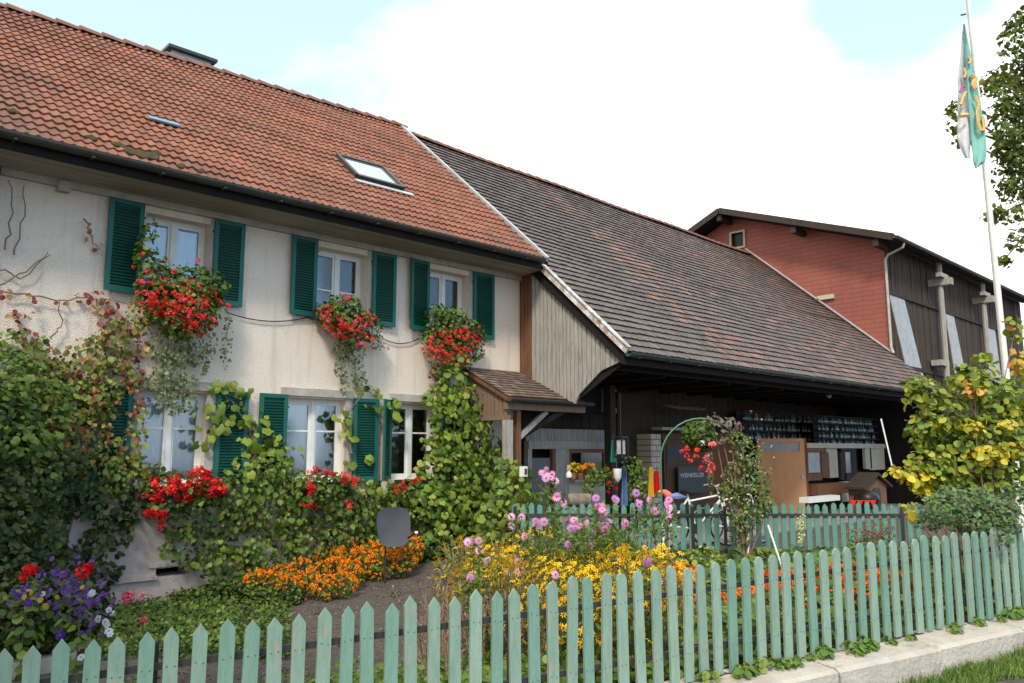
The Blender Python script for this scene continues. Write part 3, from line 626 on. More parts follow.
# pier of pale bricks, corner post
mb = MB(); a = onY(651, 440, 10.9).x; b_ = onY(661, 440, 10.9).x; mb.box(a, b_, 10.9, 11.3, gh0, onY(655, 434, 10.9).z); mb.build('brick_pier', 'brick_pale', barn)
mb = MB(); a = onY(611, 440, 10.6).x; mb.box(a, a+.17, 10.6, 10.78, gh0, 3.36); mb.build('post', 'wood_dark', barn)
mb = MB(); mb.box(PX(618, 440, 11.3).x, PX(651, 440, 11.3).x, 11.3, 11.36, PX(630, 463, 11.3).z, 3.3); mb.build('wall_panel', 'wood_dark', barn)
# doors behind the arch
D1, D2, D3 = PX(664, 460, 11.4).x, PX(708, 460, 11.4).x, PX(744, 460, 11.4).x
zt = PX(700, 440, 11.4).z
mb = MB(); mb.box(D1, D2-.02, 11.40, 11.47, gh0, zt); mb.box(D1-.08, D3, 11.38, 11.46, zt+.003, zt+.15); mb.box(D1+.08, D2-.12, 11.385, 11.397, zt-.95, zt-.5, 0)
d1 = mb.build('door', pm('door_brown', (.11, .06, .035), (.07, .04, .025), 4), barn)
mb = MB(); mb.box(D1+.1, D1+.7, 11.378, 11.384, zt-.52, zt-.12); mb.build('pane', 'dish', d1)
mb = MB(); mb.box(D2, D3, 11.42, 11.47, gh0, zt); 
for q in (.35, .75, 1.15): mb.box(D2+.05, D3-.05, 11.40, 11.418, gh0+q, gh0+q+.30)
mb.build('door', pm('door_red', (.19, .075, .03), (.13, .05, .02), 4), barn)
# small white sign-like frame window high on the dark wall, corrugated sheet, shelf
mb = MB(); A = onY(601, 391, 10.85); B = onY(615, 413, 10.85)
fw = .06; mb.box(A.x, B.x, 10.8, 10.85, B.z, B.z+.1); mb.box(A.x, A.x+.07, 10.8, 10.85, B.z+.1, A.z); mb.box(A.x, B.x, 10.8, 10.85, A.z, A.z+.05); o = mb.build('window', pm('frame_dim', (.16, .17, .17)), barn)
mb = MB(); mb.box(10.95, 13.35, 10.87, 10.95, 2.75, 3.37); mb.build('upper_boards', 'wood_black', barn)
vs = []; A = onY(676, 408, 10.7); B = onY(708, 408, 10.7); n = 24
mb = MB()
for q in (0, .35): vs += [(A.x+(B.x-A.x)*i/n, 10.7+q, A.z+.025*sin(i*1.4)+q*.2) for i in range(n+1)]
mb.poly(vs, [(i, i+1, n+2+i, n+1+i) for i in range(n)]); mb.build('corrugated_sheet', 'panel', barn, True)
A = onY(655, 427, 11.0); B = onY(693, 431, 11.0); mb = MB(); mb.box(A.x, B.x, 10.8, 11.1, B.z, B.z+.06); mb.build('shelf', 'wood_grey', barn)

# right block under the roof: cream counter wall with small windows
Yk = 10.05
def K(x, y, Y=Yk): return onY(x, y, Y)
kz = K(830, 446).z
def kbox(mb, x0, y0, x1, y1, d0=0, d1=.08, mi=0):
    a = K(x0, y1); b_ = K(x1, y0); mb.box(a.x, b_.x, Yk+d0, Yk+d1, a.z, b_.z, mi)
mb = MB(); kbox(mb, 806, 444, 884, 448, -.04, .1); kbox(mb, 871, 448.3, 884, 470); kbox(mb, 842, 480, 868, 502); kbox(mb, 866, 448.3, 871, 469, .0, .08); kbox(mb, 829, 448.3, 838, 478, .03, .06); mb.build('counter_wall', 'cream', barn)
mb = MB(); kbox(mb, 806, 448.3, 825, 452, -.01); kbox(mb, 822, 452.3, 828, 478, -.02); kbox(mb, 806, 473, 821.7, 481, -.01); kbox(mb, 806, 452.3, 808, 472.7)
w_ = mb.build('window', 'wood_brown', barn); mb = MB(); kbox(mb, 808, 452.3, 822, 473, .03, .04); mb.build('pane', 'panel', w_)
mb = MB(); kbox(mb, 841, 448.3, 855.5, 452, -.02, .05); kbox(mb, 841, 452.2, 844.5, 480, -.02, .05); kbox(mb, 852, 452.2, 855.5, 480, -.02, .05); kbox(mb, 844.6, 473, 851.9, 480, -.02, .05); w_ = mb.build('window', 'wood_dark', barn); mb = MB(); kbox(mb, 844.5, 452.2, 852, 473, .0, .02); mb.build('pane', pm('pane_blue', (.16, .20, .23), rough=.1), w_)
mb = MB(); kbox(mb, 808, 482, 841, 495, -.3, .05); mb.build('crate_shelf', 'wood_brown', barn)
mb = MB(); kbox(mb, 806, 448, 884, 520, .3, .35); mb.build('counter_back', 'wood_black', barn)

# plywood door leaf swung open towards the street
A = onY(757, 441, 11.1); B = onY(806, 436, 10.0); zt = (A.z+B.z)/2; dv = Vector((B.x-A.x, B.y-A.y, 0)); A.z = B.z = 0
pd = thing('open_door', 'orange brown plywood door leaf with a narrow glazed strip standing open', 'door', (A.x, A.y, gh0))
def pt(u, z, o=0): q = A+dv*u; nrm = Vector((dv.y, -dv.x, 0)).normalized(); q = q+nrm*o; return (q.x, q.y, z)
def slab(mb, u0, u1, z0, z1, o0, o1): mb.poly([pt(u0, z0, o0), pt(u1, z0, o0), pt(u1, z0, o1), pt(u0, z0, o1), pt(u0, z1, o0), pt(u1, z1, o0), pt(u1, z1, o1), pt(u0, z1, o1)], [(3, 2, 1, 0), (4, 5, 6, 7), (0, 1, 5, 4), (1, 2, 6, 5), (2, 3, 7, 6), (3, 0, 4, 7)])
mb = MB(); slab(mb, 0, .96, gh0, zt-.34, 0, .05); slab(mb, 0, .10, zt-.339, zt-.1, 0, .05); slab(mb, .86, .96, zt-.339, zt-.1, 0, .05); slab(mb, 0, .96, zt-.099, zt, 0, .05); mb.build('panel', 'ply', pd)
mb = MB(); slab(mb, .961, 1.0, gh0, zt+.01, -.01, .06); mb.build('edge_strip', 'wood_brown', pd)
mb = MB(); slab(mb, .10, .86, zt-.339, zt-.1, .015, .025); mb.build('pane', 'panel', pd)
mb = MB(); slab(mb, .87, .92, zt-1.05, zt-.98, .05, .09); mb.build('handle', 'zinc', pd)

# ================================================================== PORCH roof on the house corner (part of house)
py0, pz0, py1, pz1 = 9.83, 2.90, 11.08, 3.50; pu = Vector((0, py1-py0, pz1-pz0)); pn = Vector((0, -(pz1-pz0), py1-py0)).normalized()
porch = thing('porch', 'small lean-to porch with brown tiled roof on the house corner', 'porch', (10.1, 10.5, .33))
V = []; mb = MB(); R_ = 11
for r in range(R_):
    for i in range(16):
        x0 = 9.33+i*.105; 
        if x0 > 10.95: continue
        s0 = r/R_; s1 = (r+1)/R_+.04; x1 = x0+.10; x0 += random.uniform(-.003, .003)
        if x1 > 10.84 and s0 > .62: continue
        a = Vector((x0, py0, pz0))+pu*s0+pn*(.035+random.uniform(0, .008)); b_ = Vector((x0, py0, pz0))+pu*s1+pn*.01; a0 = a-pn*.022
        c = random.choice([(.20, .13, .10), (.26, .17, .13), (.15, .11, .09), (.30, .22, .17), (.13, .11, .10)]); dx = Vector((x1-x0, 0, 0))
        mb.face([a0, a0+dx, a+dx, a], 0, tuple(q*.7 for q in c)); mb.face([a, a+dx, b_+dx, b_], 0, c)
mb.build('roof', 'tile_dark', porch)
mb = MB(); mb.prism([(9.33, py0, pz0), (9.33, py1, pz1), (9.33, py1, pz1-.07), (9.33, py0, pz0-.07)], (1.50, 0, 0)); mb.prism([(10.835, py0, pz0), (10.835, 10.6, pz0+.36), (10.835, 10.6, pz0+.29), (10.835, py0, pz0-.07)], (.5, 0, 0)); mb.build('roof_deck', 'wood_brown', porch)
mb = MB(); gutter(mb, 9.30, 11.45, py0-.08, pz0-.02, .06); mb.build('gutter', 'gutter_green', porch)
mb = MB(); x = py0+.12
while x < py1-.1: zt_ = pz0-.08+(x-py0)*(pz1-pz0)/(py1-py0); mb.box(9.40, 9.43, x, x+.09, 2.60, zt_); x += .10
mb.box(9.37, 9.45, py0+.05, py1, 2.52, 2.60); mb.box(9.37, 11.4, py0+.06, py0+.16, pz0-.20, pz0-.08); mb.build('gable_boards', pm('wood_tan', (.24, .16, .11), (.14, .09, .06), 5, stretch=(5, 5, .5), bump=.3), porch)
mb = MB(); mb.box(9.37, 9.50, py0+.05, py0+.18, .3, 2.519); mb.build('post', 'wood_grey', porch)
p = onY(517, 430, 10.0); mb = MB(); mb.box(p.x-.04, p.x+.06, 9.96, 10.06, .3, pz0-.21); mb.build('post', 'wood_brown', porch)
mb = MB(); mb.beam((p.x+.02, 10.01, 2.2), (p.x+.75, 10.01, pz0-.2), .07, .08); mb.build('brace', 'wood_grey', porch); mb = MB(); mb.beam((p.x+.1, 10.6, 2.0), (p.x+1.2, 9.95, pz0-.15), .08, .1); mb.build('brace', 'wood_dark', porch)

# ================================================================== RED CLAD BARN behind, on the right
rb = thing('red_barn', 'tall barn with red shingled gable and dark boarded front with pale panels', 'barn', (33, 12, .3))
RY0, RY1, RYm = 10.15, 20.6, 15.8
mb = MB()
def rz(y): return 8.95+.36*(y-9.7) if y < RYm else 8.95+.36*(RYm-9.7)-.42*(y-RYm)
ww = ((15.2, 15.75, 9.9, 10.35),)
# gable polygon around a small window
ys = [RY0, 15.25, 15.85, 20.6]; zs = (9.75, 10.35)
def gq(y0, y1, z0, z1a, z1b): mb.prism([(27, y0, z0), (27, y1, z0), (27, y1, z1b), (27, y0, z1a)], (.2, 0, 0))
gq(RY0, 15.25, 0, rz(RY0)-.05, rz(15.25)-.05); gq(15.25, 15.85, 0, zs[0], zs[0]); gq(15.25, 15.85, zs[1], rz(15.25)-.05, rz(15.85)-.05); gq(15.85, 20.6, 0, rz(15.85)-.05, rz(20.6)-.05)
mb.build('gable_wall', 'red_shingle', rb)
mb = MB(); 
mb.box(26.93, 26.99, 15.22, 15.29, 9.70, 10.40); mb.box(26.93, 26.99, 15.81, 15.88, 9.70, 10.40); mb.box(26.93, 26.99, 15.29, 15.81, 9.70, 9.77); mb.box(26.93, 26.99, 15.29, 15.81, 10.33, 10.40); w_ = mb.build('window', 'cream', rb)
mb = MB(); mb.box(27.1, 27.15, 15.25, 15.85, 9.75, 10.35); mb.build('pane', 'black', w_)
for s, (ya, yb) in enumerate(((9.55, RYm), (RYm, 21.4))):
    mb = MB(); mb.prism([(26.15, ya, rz(ya)), (26.15, yb, rz(yb)), (26.15, yb, rz(yb)-.16), (26.15, ya, rz(ya)-.16)], (17, 0, 0)); mb.build('roof_deck', 'wood_black', rb)
    mb = MB(); n = int(abs(yb-ya)/.3)
    for k in range(n):
        y0 = ya+(yb-ya)*k/n; y1 = ya+(yb-ya)*(k+1)/n+.03; f_ = 0 if s == 0 else 1
        q = [(26.1, y0, rz(y0)+(.06 if not f_ else .03)), (43.2, y0, rz(y0)+(.06 if not f_ else .03)), (43.2, y1, rz(y1)+(.03 if not f_ else .06)), (26.1, y1, rz(y1)+(.03 if not f_ else .06))]; mb.prism(q, (0, 0, -.03))
    mb.build('roof', pm('tile_brown%d' % s, (.20, .16, .14), (.10, .09, .08), 4, rough=.85), rb)
mb = MB(); mb.beam((26.1, 9.5, rz(9.5)-.06), (26.1, RYm, rz(RYm)-.06), .05, .22); mb.beam((26.1, RYm, rz(RYm)-.06), (26.1, 21.4, rz(21.4)-.06), .05, .22)
for yy in (10.0, 12.8, RYm-.05, 18): mb.box(26.16, 26.99, yy, yy+.18, rz(yy)-.42, rz(yy)-.20)
mb.build('verge_board', 'wood_dark', rb)
mb = MB(); gutter(mb, 26.1, 43.2, 9.46, 8.86, .09); mb.build('gutter', 'metal_dark', rb)
mb = MB(); x = 27.02; k = 0
while x < 43:
    mb.box(x, x+.185, RY0-random.uniform(0, .03), RY0+.1, 0, rz(RY0)-.2); x += .2; k += 1
mb.build('front_wall', 'wood_siding', rb)
mb = MB(); mb.box(27.0, 43, RY0-.08, RY0-.02, 7.16, 7.26); mb.box(27.0, 43, RY0-.06, RY0-.017, 4.7, 4.85); mb.build('ledge', 'wood_dark', rb)
for (xa, xb, xc, xd) in ((26.9, 28.4, 28.7, 30.0), (32.25, 33.4, 33.5, 34.6), (37.0, 38.6, 37.7, 39.1)):
    mb = MB(); xa += .2; mb.prism([(xa, RY0-.05, 7.15), (xb, RY0-.05, 7.15), (xd, RY0-.05, 4.0), (xc-.2, RY0-.05, 4.0)], (0, .033, 0)); mb.build('panel', 'panel', rb)
for xx in (31.0, 36.0):
    mb = MB(); mb.tube([(xx, 9.75, 4.5), (xx, 9.75, 8.85)], .10, 8); p_ = mb.build('post', 'wood_grey', rb)
    mb = MB(); mb.box(xx-.14, xx+.14, 9.35, RY0, 7.95, 8.2); mb.box(xx-.5, xx+.3, 9.55, 9.72, 8.21, 8.36); mb.build('bracket', 'wood_grey', p_); mb = MB(); mb.box(xx-.6, xx+.2, 9.7, RY0-.1, 5.0, 5.2); mb.build('bracket', 'wood_grey', p_)
mb = MB(); mb.tube([(26.9, 9.46, 8.75), (26.9, 9.5, 8.62), (26.93, 10.0, 8.45), (26.9, 10.08, 8.3), (26.9, 10.08, 5.35), (26.85, 10.0, 5.15)], .042, 8); mb.build('downpipe', 'stone', rb, True)
mb = MB(); mb.box(26.9, 26.99, 11.9, 12.5, 7.25, 7.40); mb.build('stone_block', 'cream', rb)
mb = MB(); mb.box(27.2, 43, 20.6, 20.8, 0, 8.5); mb.box(42.8, 43, RY0+.1, 20.6, 0, 8.5); mb.build('rear_wall', 'wood_dark', rb)
mb = MB(); mb.beam((26.93, 10.05, vz(10.05)+.20), (26.93, 15.2, vz(15.2)+.05), .06, .05); mb.build('roof_joint', 'panel', rb)

# ================================================================== FRONT PICKET FENCE
fence = thing('picket_fence', 'long pale green picket fence on the concrete kerb along the street', 'fence', fp(0, 0, fb(0)))
TX = [5, 35.7, 64, 92, 119, 147, 174, 200, 227, 250, 276.7, 299, 323.7, 346, 368.7, 391, 412, 434, 455, 475, 496, 515, 533.7, 552, 570, 587, 604, 621, 638, 654.7, 671, 685, 700, 714, 729, 743, 757, 770.7, 783, 796, 808.7, 821, 833.7, 845.7, 857, 869, 880.7, 891, 902, 913, 923, 933, 943, 953, 964, 973, 982, 992, 1001, 1009.7, 1018]
def t_of(x):                                  # along-fence position of a picket seen at x (top of picket)
    lo, hi = -8, 14
    for _ in range(40):
        m = (lo+hi)/2; p = fp(m, 0, fb(m)+.8); a = p.x*RT[0]+p.y*RT[1]; h = p.x*FW[0]+p.y*FW[1]; z = p.z-ZC
        X = 512+FPX*a/(h*cos(TH)+z*sin(TH))
        if X < x: lo = m
        else: hi = m
    return lo
ts = [t_of(x) for x in TX]; ts = [ts[0]-.138*k for k in range(6, 0, -1)]+ts+[ts[-1]+.138*k for k in range(1, 12)]
def picket(P, U, Nn, base, h, wd, th, style, parent, mat, lean=0):
    """board at P (foot, on the rail side), U along the fence, Nn outwards"""
    mb = MB(); hw = wd/2
    if style == 'point': prof = [(-hw, 0), (hw, 0), (hw, h-.052), (0, h), (-hw, h-.052)]
    else: prof = [(-hw, 0), (hw, 0), (hw, h-.045), (hw*.62, h-.012), (0, h), (-hw*.62, h-.012), (-hw, h-.045)]
    pts = [P+U*(u+lean*z)+Vector((0, 0, base-P.z+z)) for u, z in prof]; mb.prism(pts, Nn*th)
    if wd > .07 and mat not in ('fence2',):
        for z in (.19, .60):
            for u in (-.018, .02):
                q = P+U*(u+lean*z)+Nn*(th+.0005); q.z = base+z+random.uniform(-.006, .006); mb.prism([q+U*a_*.0032+Vector((0, 0, b__*.0032)) for a_, b__ in ((-1, -1), (1, -1), (1, 1), (-1, 1))], Nn*.002, 1)
        return mb.build('picket', [mat, 'nail'], parent)
    return mb.build('picket', mat, parent)
zz = Vector((0, 0, 1))
FMATS = ['fence', pm('fence_b', (.25, .35, .285), (.17, .28, .22), 7, rough=.75, stretch=(4, 4, .6), c3=(.28, .25, .20), s3=8, p3=(.56, .68), bump=.35, bscale=35), pm('fence_c', (.17, .29, .23), (.125, .23, .18), 7, rough=.75, stretch=(4, 4, .6), bump=.35, bscale=35)]
for i, t in enumerate(ts):
    picket(fp(t, 0, fb(t)), FD+zz*.026, FN, fb(t)+random.uniform(-.008, .008)-.002, .80+random.uniform(-.018, .014), .077+random.uniform(-.005, .004), .022, 'point' if i < 28 else 'round', fence, FMATS[random.choice((0, 0, 1, 2))], random.uniform(-.02, .02))
for z in (.19, .60): mb = MB(); mb.beam(fp(-7, -.032, fb(-7)+z), fp(11, -.032, fb(11)+z), .022, .038); mb.build('rail', 'metal_dark', fence)
for x in (148, 508, 785, 955): t = t_of(x+8); mb = MB(); p = fp(t, -.07, 0); mb.box(p.x-.02, p.x+.02, p.y-.02, p.y+.02, fb(t)-.1, fb(t)+.72); mb.build('post', 'metal_dark', fence)
# ================================================================== INNER FENCE (between garden and farmyard)
RD = Vector((RT[0], RT[1], 0)); BN = Vector((-FW[0], -FW[1], 0))
def bp_(px, D=12.7): p = onF(px, 450, D); p.z = 0; return p
inner = thing('picket_fence', 'weathered turquoise picket fence with dark metal rails between the garden and the farmyard', 'fence', Vector((*bp_(712).xy, .35)))
s0 = (515-512)/803*12.7; s1 = (926-512)/803*12.7; n = int((s1-s0)/.131)
for i in range(n):
    s = s0+.131*i; P = Vector((FW[0]*12.7, FW[1]*12.7, 0))+RD*s
    if 716 < 512+s/12.7*803 < 726: continue
    P.z = .37; picket(P, RD, BN, .39+random.uniform(-.01, .01), .79+random.uniform(-.015, .015), .078, .02, 'point' if i % 2 else 'round', inner, 'fence2', random.uniform(-.01, .01))
A = Vector((FW[0]*12.66, FW[1]*12.66, 0)); 
for z in (1.005, .45): mb = MB(); mb.beam(A+RD*(s0-.1)+zz*z, A+RD*(s1+.1)+zz*z, .025, .04); mb.build('rail', 'metal_dark', inner)
for x in (515, 690, 722, 897): s = (x-512)/803*12.66; q = A+RD*s+BN*.03; mb = MB(); mb.box(q.x-.018, q.x+.018, q.y-.018, q.y+.018, .3, 1.14); mb.build('post', 'metal_dark', inner)

# ================================================================== CLIMBERS ON THE FACADE
def wallblobs(spec, dens, Y=11.02, th=.16, size=.12, pal=G_MID, tm='grape', bias=(0, -1.2, .35), shell=.35):
    """clumps of leaves against the wall: (px, py, rx, ry[, pal]) measured on the facade"""
    out_ = []
    for sp in spec:
        x, y, rx, ry = sp[:4]; pl = sp[4] if len(sp) > 4 else pal
        c = onY(x, y, Y-th*.4); ex = abs(onY(x+rx, y, Y).x-c.x); ez = abs(onY(x, y-ry, Y).z-c.z)
        n = max(4, int(ex*ez*3.14*dens)); p, d = blob(c, (ex, th, ez), n, shell); p[:, 1] = np.minimum(p[:, 1], Y+.03)
        nn_ = d*.5+np.array(bias)*rng.uniform(.4, 1, (n, 1))+rng.normal(size=(n, 3))*.42
        tipd = np.tile(np.array([0, -.25, -1.0]), (n, 1))+rng.normal(size=(n, 3))*.5
        out_.append(leafmesh(p, nn_, size*rng.uniform(.65, 1.25, n), pl, tm, tip=tipd))
    return out_
def stems(mb, lines, r=.012, Y=11.03, n=5, wob=.03):
    for ln in lines:
        pts = [onY(x, y, Y-random.uniform(0, .03)) for x, y in ln]; fine = []
        for a, b_ in zip(pts, pts[1:]):
            for k in range(4): q = a.lerp(b_, k/4); fine.append(q+Vector((random.uniform(-wob, wob), random.uniform(-.01, .01), random.uniform(-wob, wob))))
        fine.append(pts[-1]); mb.tube(fine, [r*(1-.6*k/len(fine)) for k in range(len(fine))], n)
def climber(name, label, groups_, lines, loc, mat='leaf', smat='twig', r=.012, cat='climbing plant', group=None):
    t = thing(name, label, cat, loc, group); foliage('foliage', groups_, t, mat)
    if lines: mb = MB(); stems(mb, lines, r); mb.build('stem', smat, t)
    return t
gb = lambda x: onY(x, 592, 11.0)
creep = wallblobs([(20, 345, 28, 18, G_MID), (38, 385, 34, 45, G_AUT), (8, 400, 30, 50, G_MID), (75, 410, 36, 34, G_AUT), (88, 360, 22, 30, G_AUT), (115, 345, 18, 30, G_AUT), (112, 375, 26, 22, G_AUT), (98, 400, 22, 26, G_AUT), (85, 440, 26, 40, G_AUT), (136, 435, 9, 36, G_AUT), (112, 452, 12, 16, G_AUT),
    (125, 475, 26, 26, G_AUT), (100, 470, 34, 24, G_MID), (60, 470, 40, 40, G_DARK), (20, 470, 40, 60, G_DARK), (140, 315, 12, 22, G_AUT), (60, 380, 26, 22, G_AUT), (95, 395, 26, 24, G_MID)], 520, th=.20, size=.062, tm='ivy')
creep += wallblobs([(20, 320, 14, 14, G_RED), (28, 338, 12, 10, G_RED), (96, 297, 9, 9, G_RED), (108, 306, 12, 9, G_RED), (58, 355, 10, 9, G_RED), (118, 330, 12, 9, G_RED), (140, 350, 10, 14, G_RED), (133, 375, 10, 16, G_RED), (112, 318, 12, 12, G_RED), (128, 325, 9, 9, G_RED), (140, 400, 7, 14, G_RED), (62, 302, 5, 5, G_RED), (80, 298, 5, 4, G_RED), (6, 292, 5, 4, G_RED), (30, 296, 6, 4, G_RED), (88, 228, 3, 10, G_RED), (96, 245, 4, 7, G_RED)], 260, th=.08, size=.07, tm='round')
climber('virginia_creeper', 'Virginia creeper turning red and orange on the left end of the cream facade', creep, [[(0, 290), (30, 296), (62, 300), (96, 298), (130, 305)], [(60, 600), (70, 520), (90, 440), (110, 380), (100, 320), (96, 298)], [(40, 590), (42, 500), (30, 420), (25, 330)], [(86, 218), (90, 235), (100, 250)],
    [(110, 470), (130, 430), (140, 380), (138, 330)], [(0, 270), (20, 278), (50, 255)], [(5, 250), (12, 215), (8, 180)], [(12, 255), (22, 225), (24, 185)], [(0, 285), (25, 270), (48, 252)], [(50, 340), (62, 325), (60, 300)]], gb(60))
ivyL = wallblobs([(30, 540, 36, 60), (75, 500, 28, 22), (105, 500, 28, 24), (95, 545, 12, 40), (118, 530, 12, 26), (12, 590, 24, 30), (60, 570, 20, 34), (105, 575, 16, 16), (128, 515, 10, 14)], 560, th=.18, size=.07, pal=G_DARK, tm='ivy')
climber('ivy', 'dark ivy hanging low on the plinth at the left end of the house', ivyL, [[(60, 600), (60, 540), (78, 495)], [(108, 590), (100, 550), (112, 510)], [(30, 600), (34, 520), (20, 470)]], gb(50))
# bushy dark vine standing a little off the wall, far left
t = thing('vine_bush', 'dense dark green grapevine bush at the far left before the creeper', 'bush', onY(10, 600, 9.9)+Vector((.1, 0, -.1)))
gs = []
for (x, y, rx, ry, Y, pl) in ((10, 380, 40, 36, 10.2, G_MID), (-10, 430, 60, 50, 10.0, G_MID+G_DARK), (40, 430, 34, 34, 10.3, G_MID+G_AUT[:3]), (25, 480, 44, 44, 10.1, G_DARK+G_MID[:2]), (-10, 520, 50, 60, 9.9, G_DARK), (40, 540, 28, 40, 10.2, G_DARK), (52, 400, 26, 22, 10.4, G_MID), (0, 575, 36, 40, 9.8, G_DARK), (20, 440, 40, 20, 9.9, G_MID), (60, 455, 22, 30, 10.4, G_DARK)):
    c = onY(x, y, Y); ex = abs(onY(x+rx, y, Y).x-c.x); ez = abs(onY(x, y-ry, Y).z-c.z); n = int(ex*ez*2400); p, d = blob(c, (ex, .28, ez), n, .4)
    gs.append(leafmesh(p, d*.6+rng.normal(size=(n, 3))*.45+np.array((0, -.5, .5)), .072*rng.uniform(.6, 1.3, n), pl, 'grape'))
foliage('foliage', gs, t); mb = MB()
for q in range(4):
    a = onY(5+q*9, 600, 10.35); a.z = -.1; mb.tube([a, a+Vector((random.uniform(-.1, .1), random.uniform(-.2, .1), 1)), a+Vector((random.uniform(-.3, .2), random.uniform(-.2, .1), 2)), a+Vector((random.uniform(-.5, .4), 0, 2.6))], [.016, .013, .010, .005], 6)
mb.build('stem', 'twig', t)

# creeper along the wall below the windows, grapevine garlands on shutters, grapevine on the corner
low = wallblobs([(190, 545, 26, 22), (222, 515, 20, 34), (215, 560, 24, 14), (245, 500, 28, 40), (240, 560, 28, 18), (275, 500, 30, 42), (275, 550, 34, 22), (310, 505, 28, 32), (315, 545, 30, 22), (345, 500, 24, 26), (350, 535, 26, 24), (372, 510, 20, 30), (376, 545, 14, 20), (400, 503, 26, 14), (420, 515, 20, 12), (183, 525, 18, 12), (330, 488, 24, 10), (280, 474, 12, 12), (262, 475, 18, 20), (420, 495, 22, 12), (405, 515, 14, 10)],
    400, th=.24, size=.072, pal=G_MID+G_AUT[:2]+G_MID+[(.17, .20, .04)], tm='ivy')
low += wallblobs([(245, 470, 16, 18, G_LIGHT), (270, 465, 14, 14, G_LIGHT), (290, 455, 8, 12, G_LIGHT), (372, 487, 14, 10, G_LIGHT), (388, 488, 12, 10, G_LIGHT), (340, 500, 22, 14, G_LIGHT), (370, 520, 20, 16, G_LIGHT), (300, 520, 20, 16, G_LIGHT), (230, 545, 24, 16, G_LIGHT), (400, 500, 24, 10, G_LIGHT)], 110, th=.26, size=.10)
climber('wall_creeper', 'green leafy creeper covering the wall base under the lower windows', low, [[(300, 590), (290, 540), (250, 500), (230, 470)], [(350, 580), (340, 530), (320, 490)], [(390, 585), (380, 540), (400, 505), (430, 500)]], gb(300))
gar1 = wallblobs([(214, 388, 9, 5), (222, 384, 9, 6), (232, 398, 12, 14), (215, 412, 12, 10), (222, 422, 10, 10), (206, 426, 8, 9), (238, 415, 10, 14), (246, 428, 12, 14), (256, 420, 10, 14), (262, 438, 12, 14), (250, 446, 12, 10), (262, 455, 14, 12), (206, 440, 6, 8), (280, 440, 7, 14), (279, 455, 6, 9), (232, 385, 10, 6), (244, 390, 8, 5)], 105, th=.10, size=.125, pal=G_LIGHT)
climber('grapevine', 'light green grapevine garland over the shutters between the first and second lower windows', gar1, [[(300, 560), (262, 470), (250, 430), (232, 400), (215, 388)], [(250, 430), (215, 415), (206, 440)], [(262, 470), (285, 440)]], gb(262))
gar2 = wallblobs([(366, 388, 6, 5), (380, 392, 8, 6), (385, 405, 8, 6), (371, 408, 9, 7), (397, 418, 8, 6), (345, 415, 7, 6), (350, 436, 7, 7), (351, 459, 5, 5), (370, 457, 6, 5), (343, 418, 5, 4), (395, 400, 7, 5)], 80, th=.07, size=.14, pal=G_LIGHT)
climber('grapevine', 'thin strand of large light green vine leaves over the third lower window shutter', gar2, [[(352, 560), (350, 460), (344, 420), (364, 390), (385, 400), (400, 420)]], gb(352))
vine = wallblobs([(452, 380, 10, 16), (440, 398, 14, 14), (462, 400, 18, 18), (452, 420, 18, 20), (476, 425, 14, 16), (446, 445, 16, 20), (470, 450, 30, 24), (494, 455, 8, 16), (445, 475, 26, 26), (480, 480, 34, 28), (510, 480, 18, 22), (450, 505, 34, 22), (490, 512, 38, 22), (430, 500, 20, 20), (520, 500, 14, 16), (455, 530, 30, 16), (500, 535, 26, 12), (424, 492, 10, 10), (450, 458, 14, 16), (455, 362, 8, 10)],
    230, Y=10.85, th=.30, size=.105, pal=G_LIGHT+G_MID[:2])
vine += wallblobs([(508, 468, 12, 16), (514, 492, 18, 18), (500, 512, 20, 18), (520, 520, 16, 18), (500, 535, 24, 12)], 260, Y=9.78, th=.16, size=.10, pal=G_LIGHT+G_MID[:2])
climber('grapevine', 'large light green grapevine climbing the house corner beside the porch', vine, [[(470, 560), (465, 500), (455, 440), (450, 380)], [(490, 560), (500, 500), (478, 430)], [(455, 560), (438, 500), (440, 440)]], onY(470, 575, 10.9))
tail = wallblobs([(437, 372, 7, 12, G_RED), (440, 388, 5, 14, G_RED), (433, 366, 6, 6, G_AUT), (447, 380, 5, 10, G_AUT)], 260, th=.1, size=.06, tm='ivy', Y=10.95)
climber('creeper_strand', 'short reddish creeper strand under the third upper flower box', tail, [[(440, 362), (438, 385), (436, 402)]], onY(438, 402, 10.98))

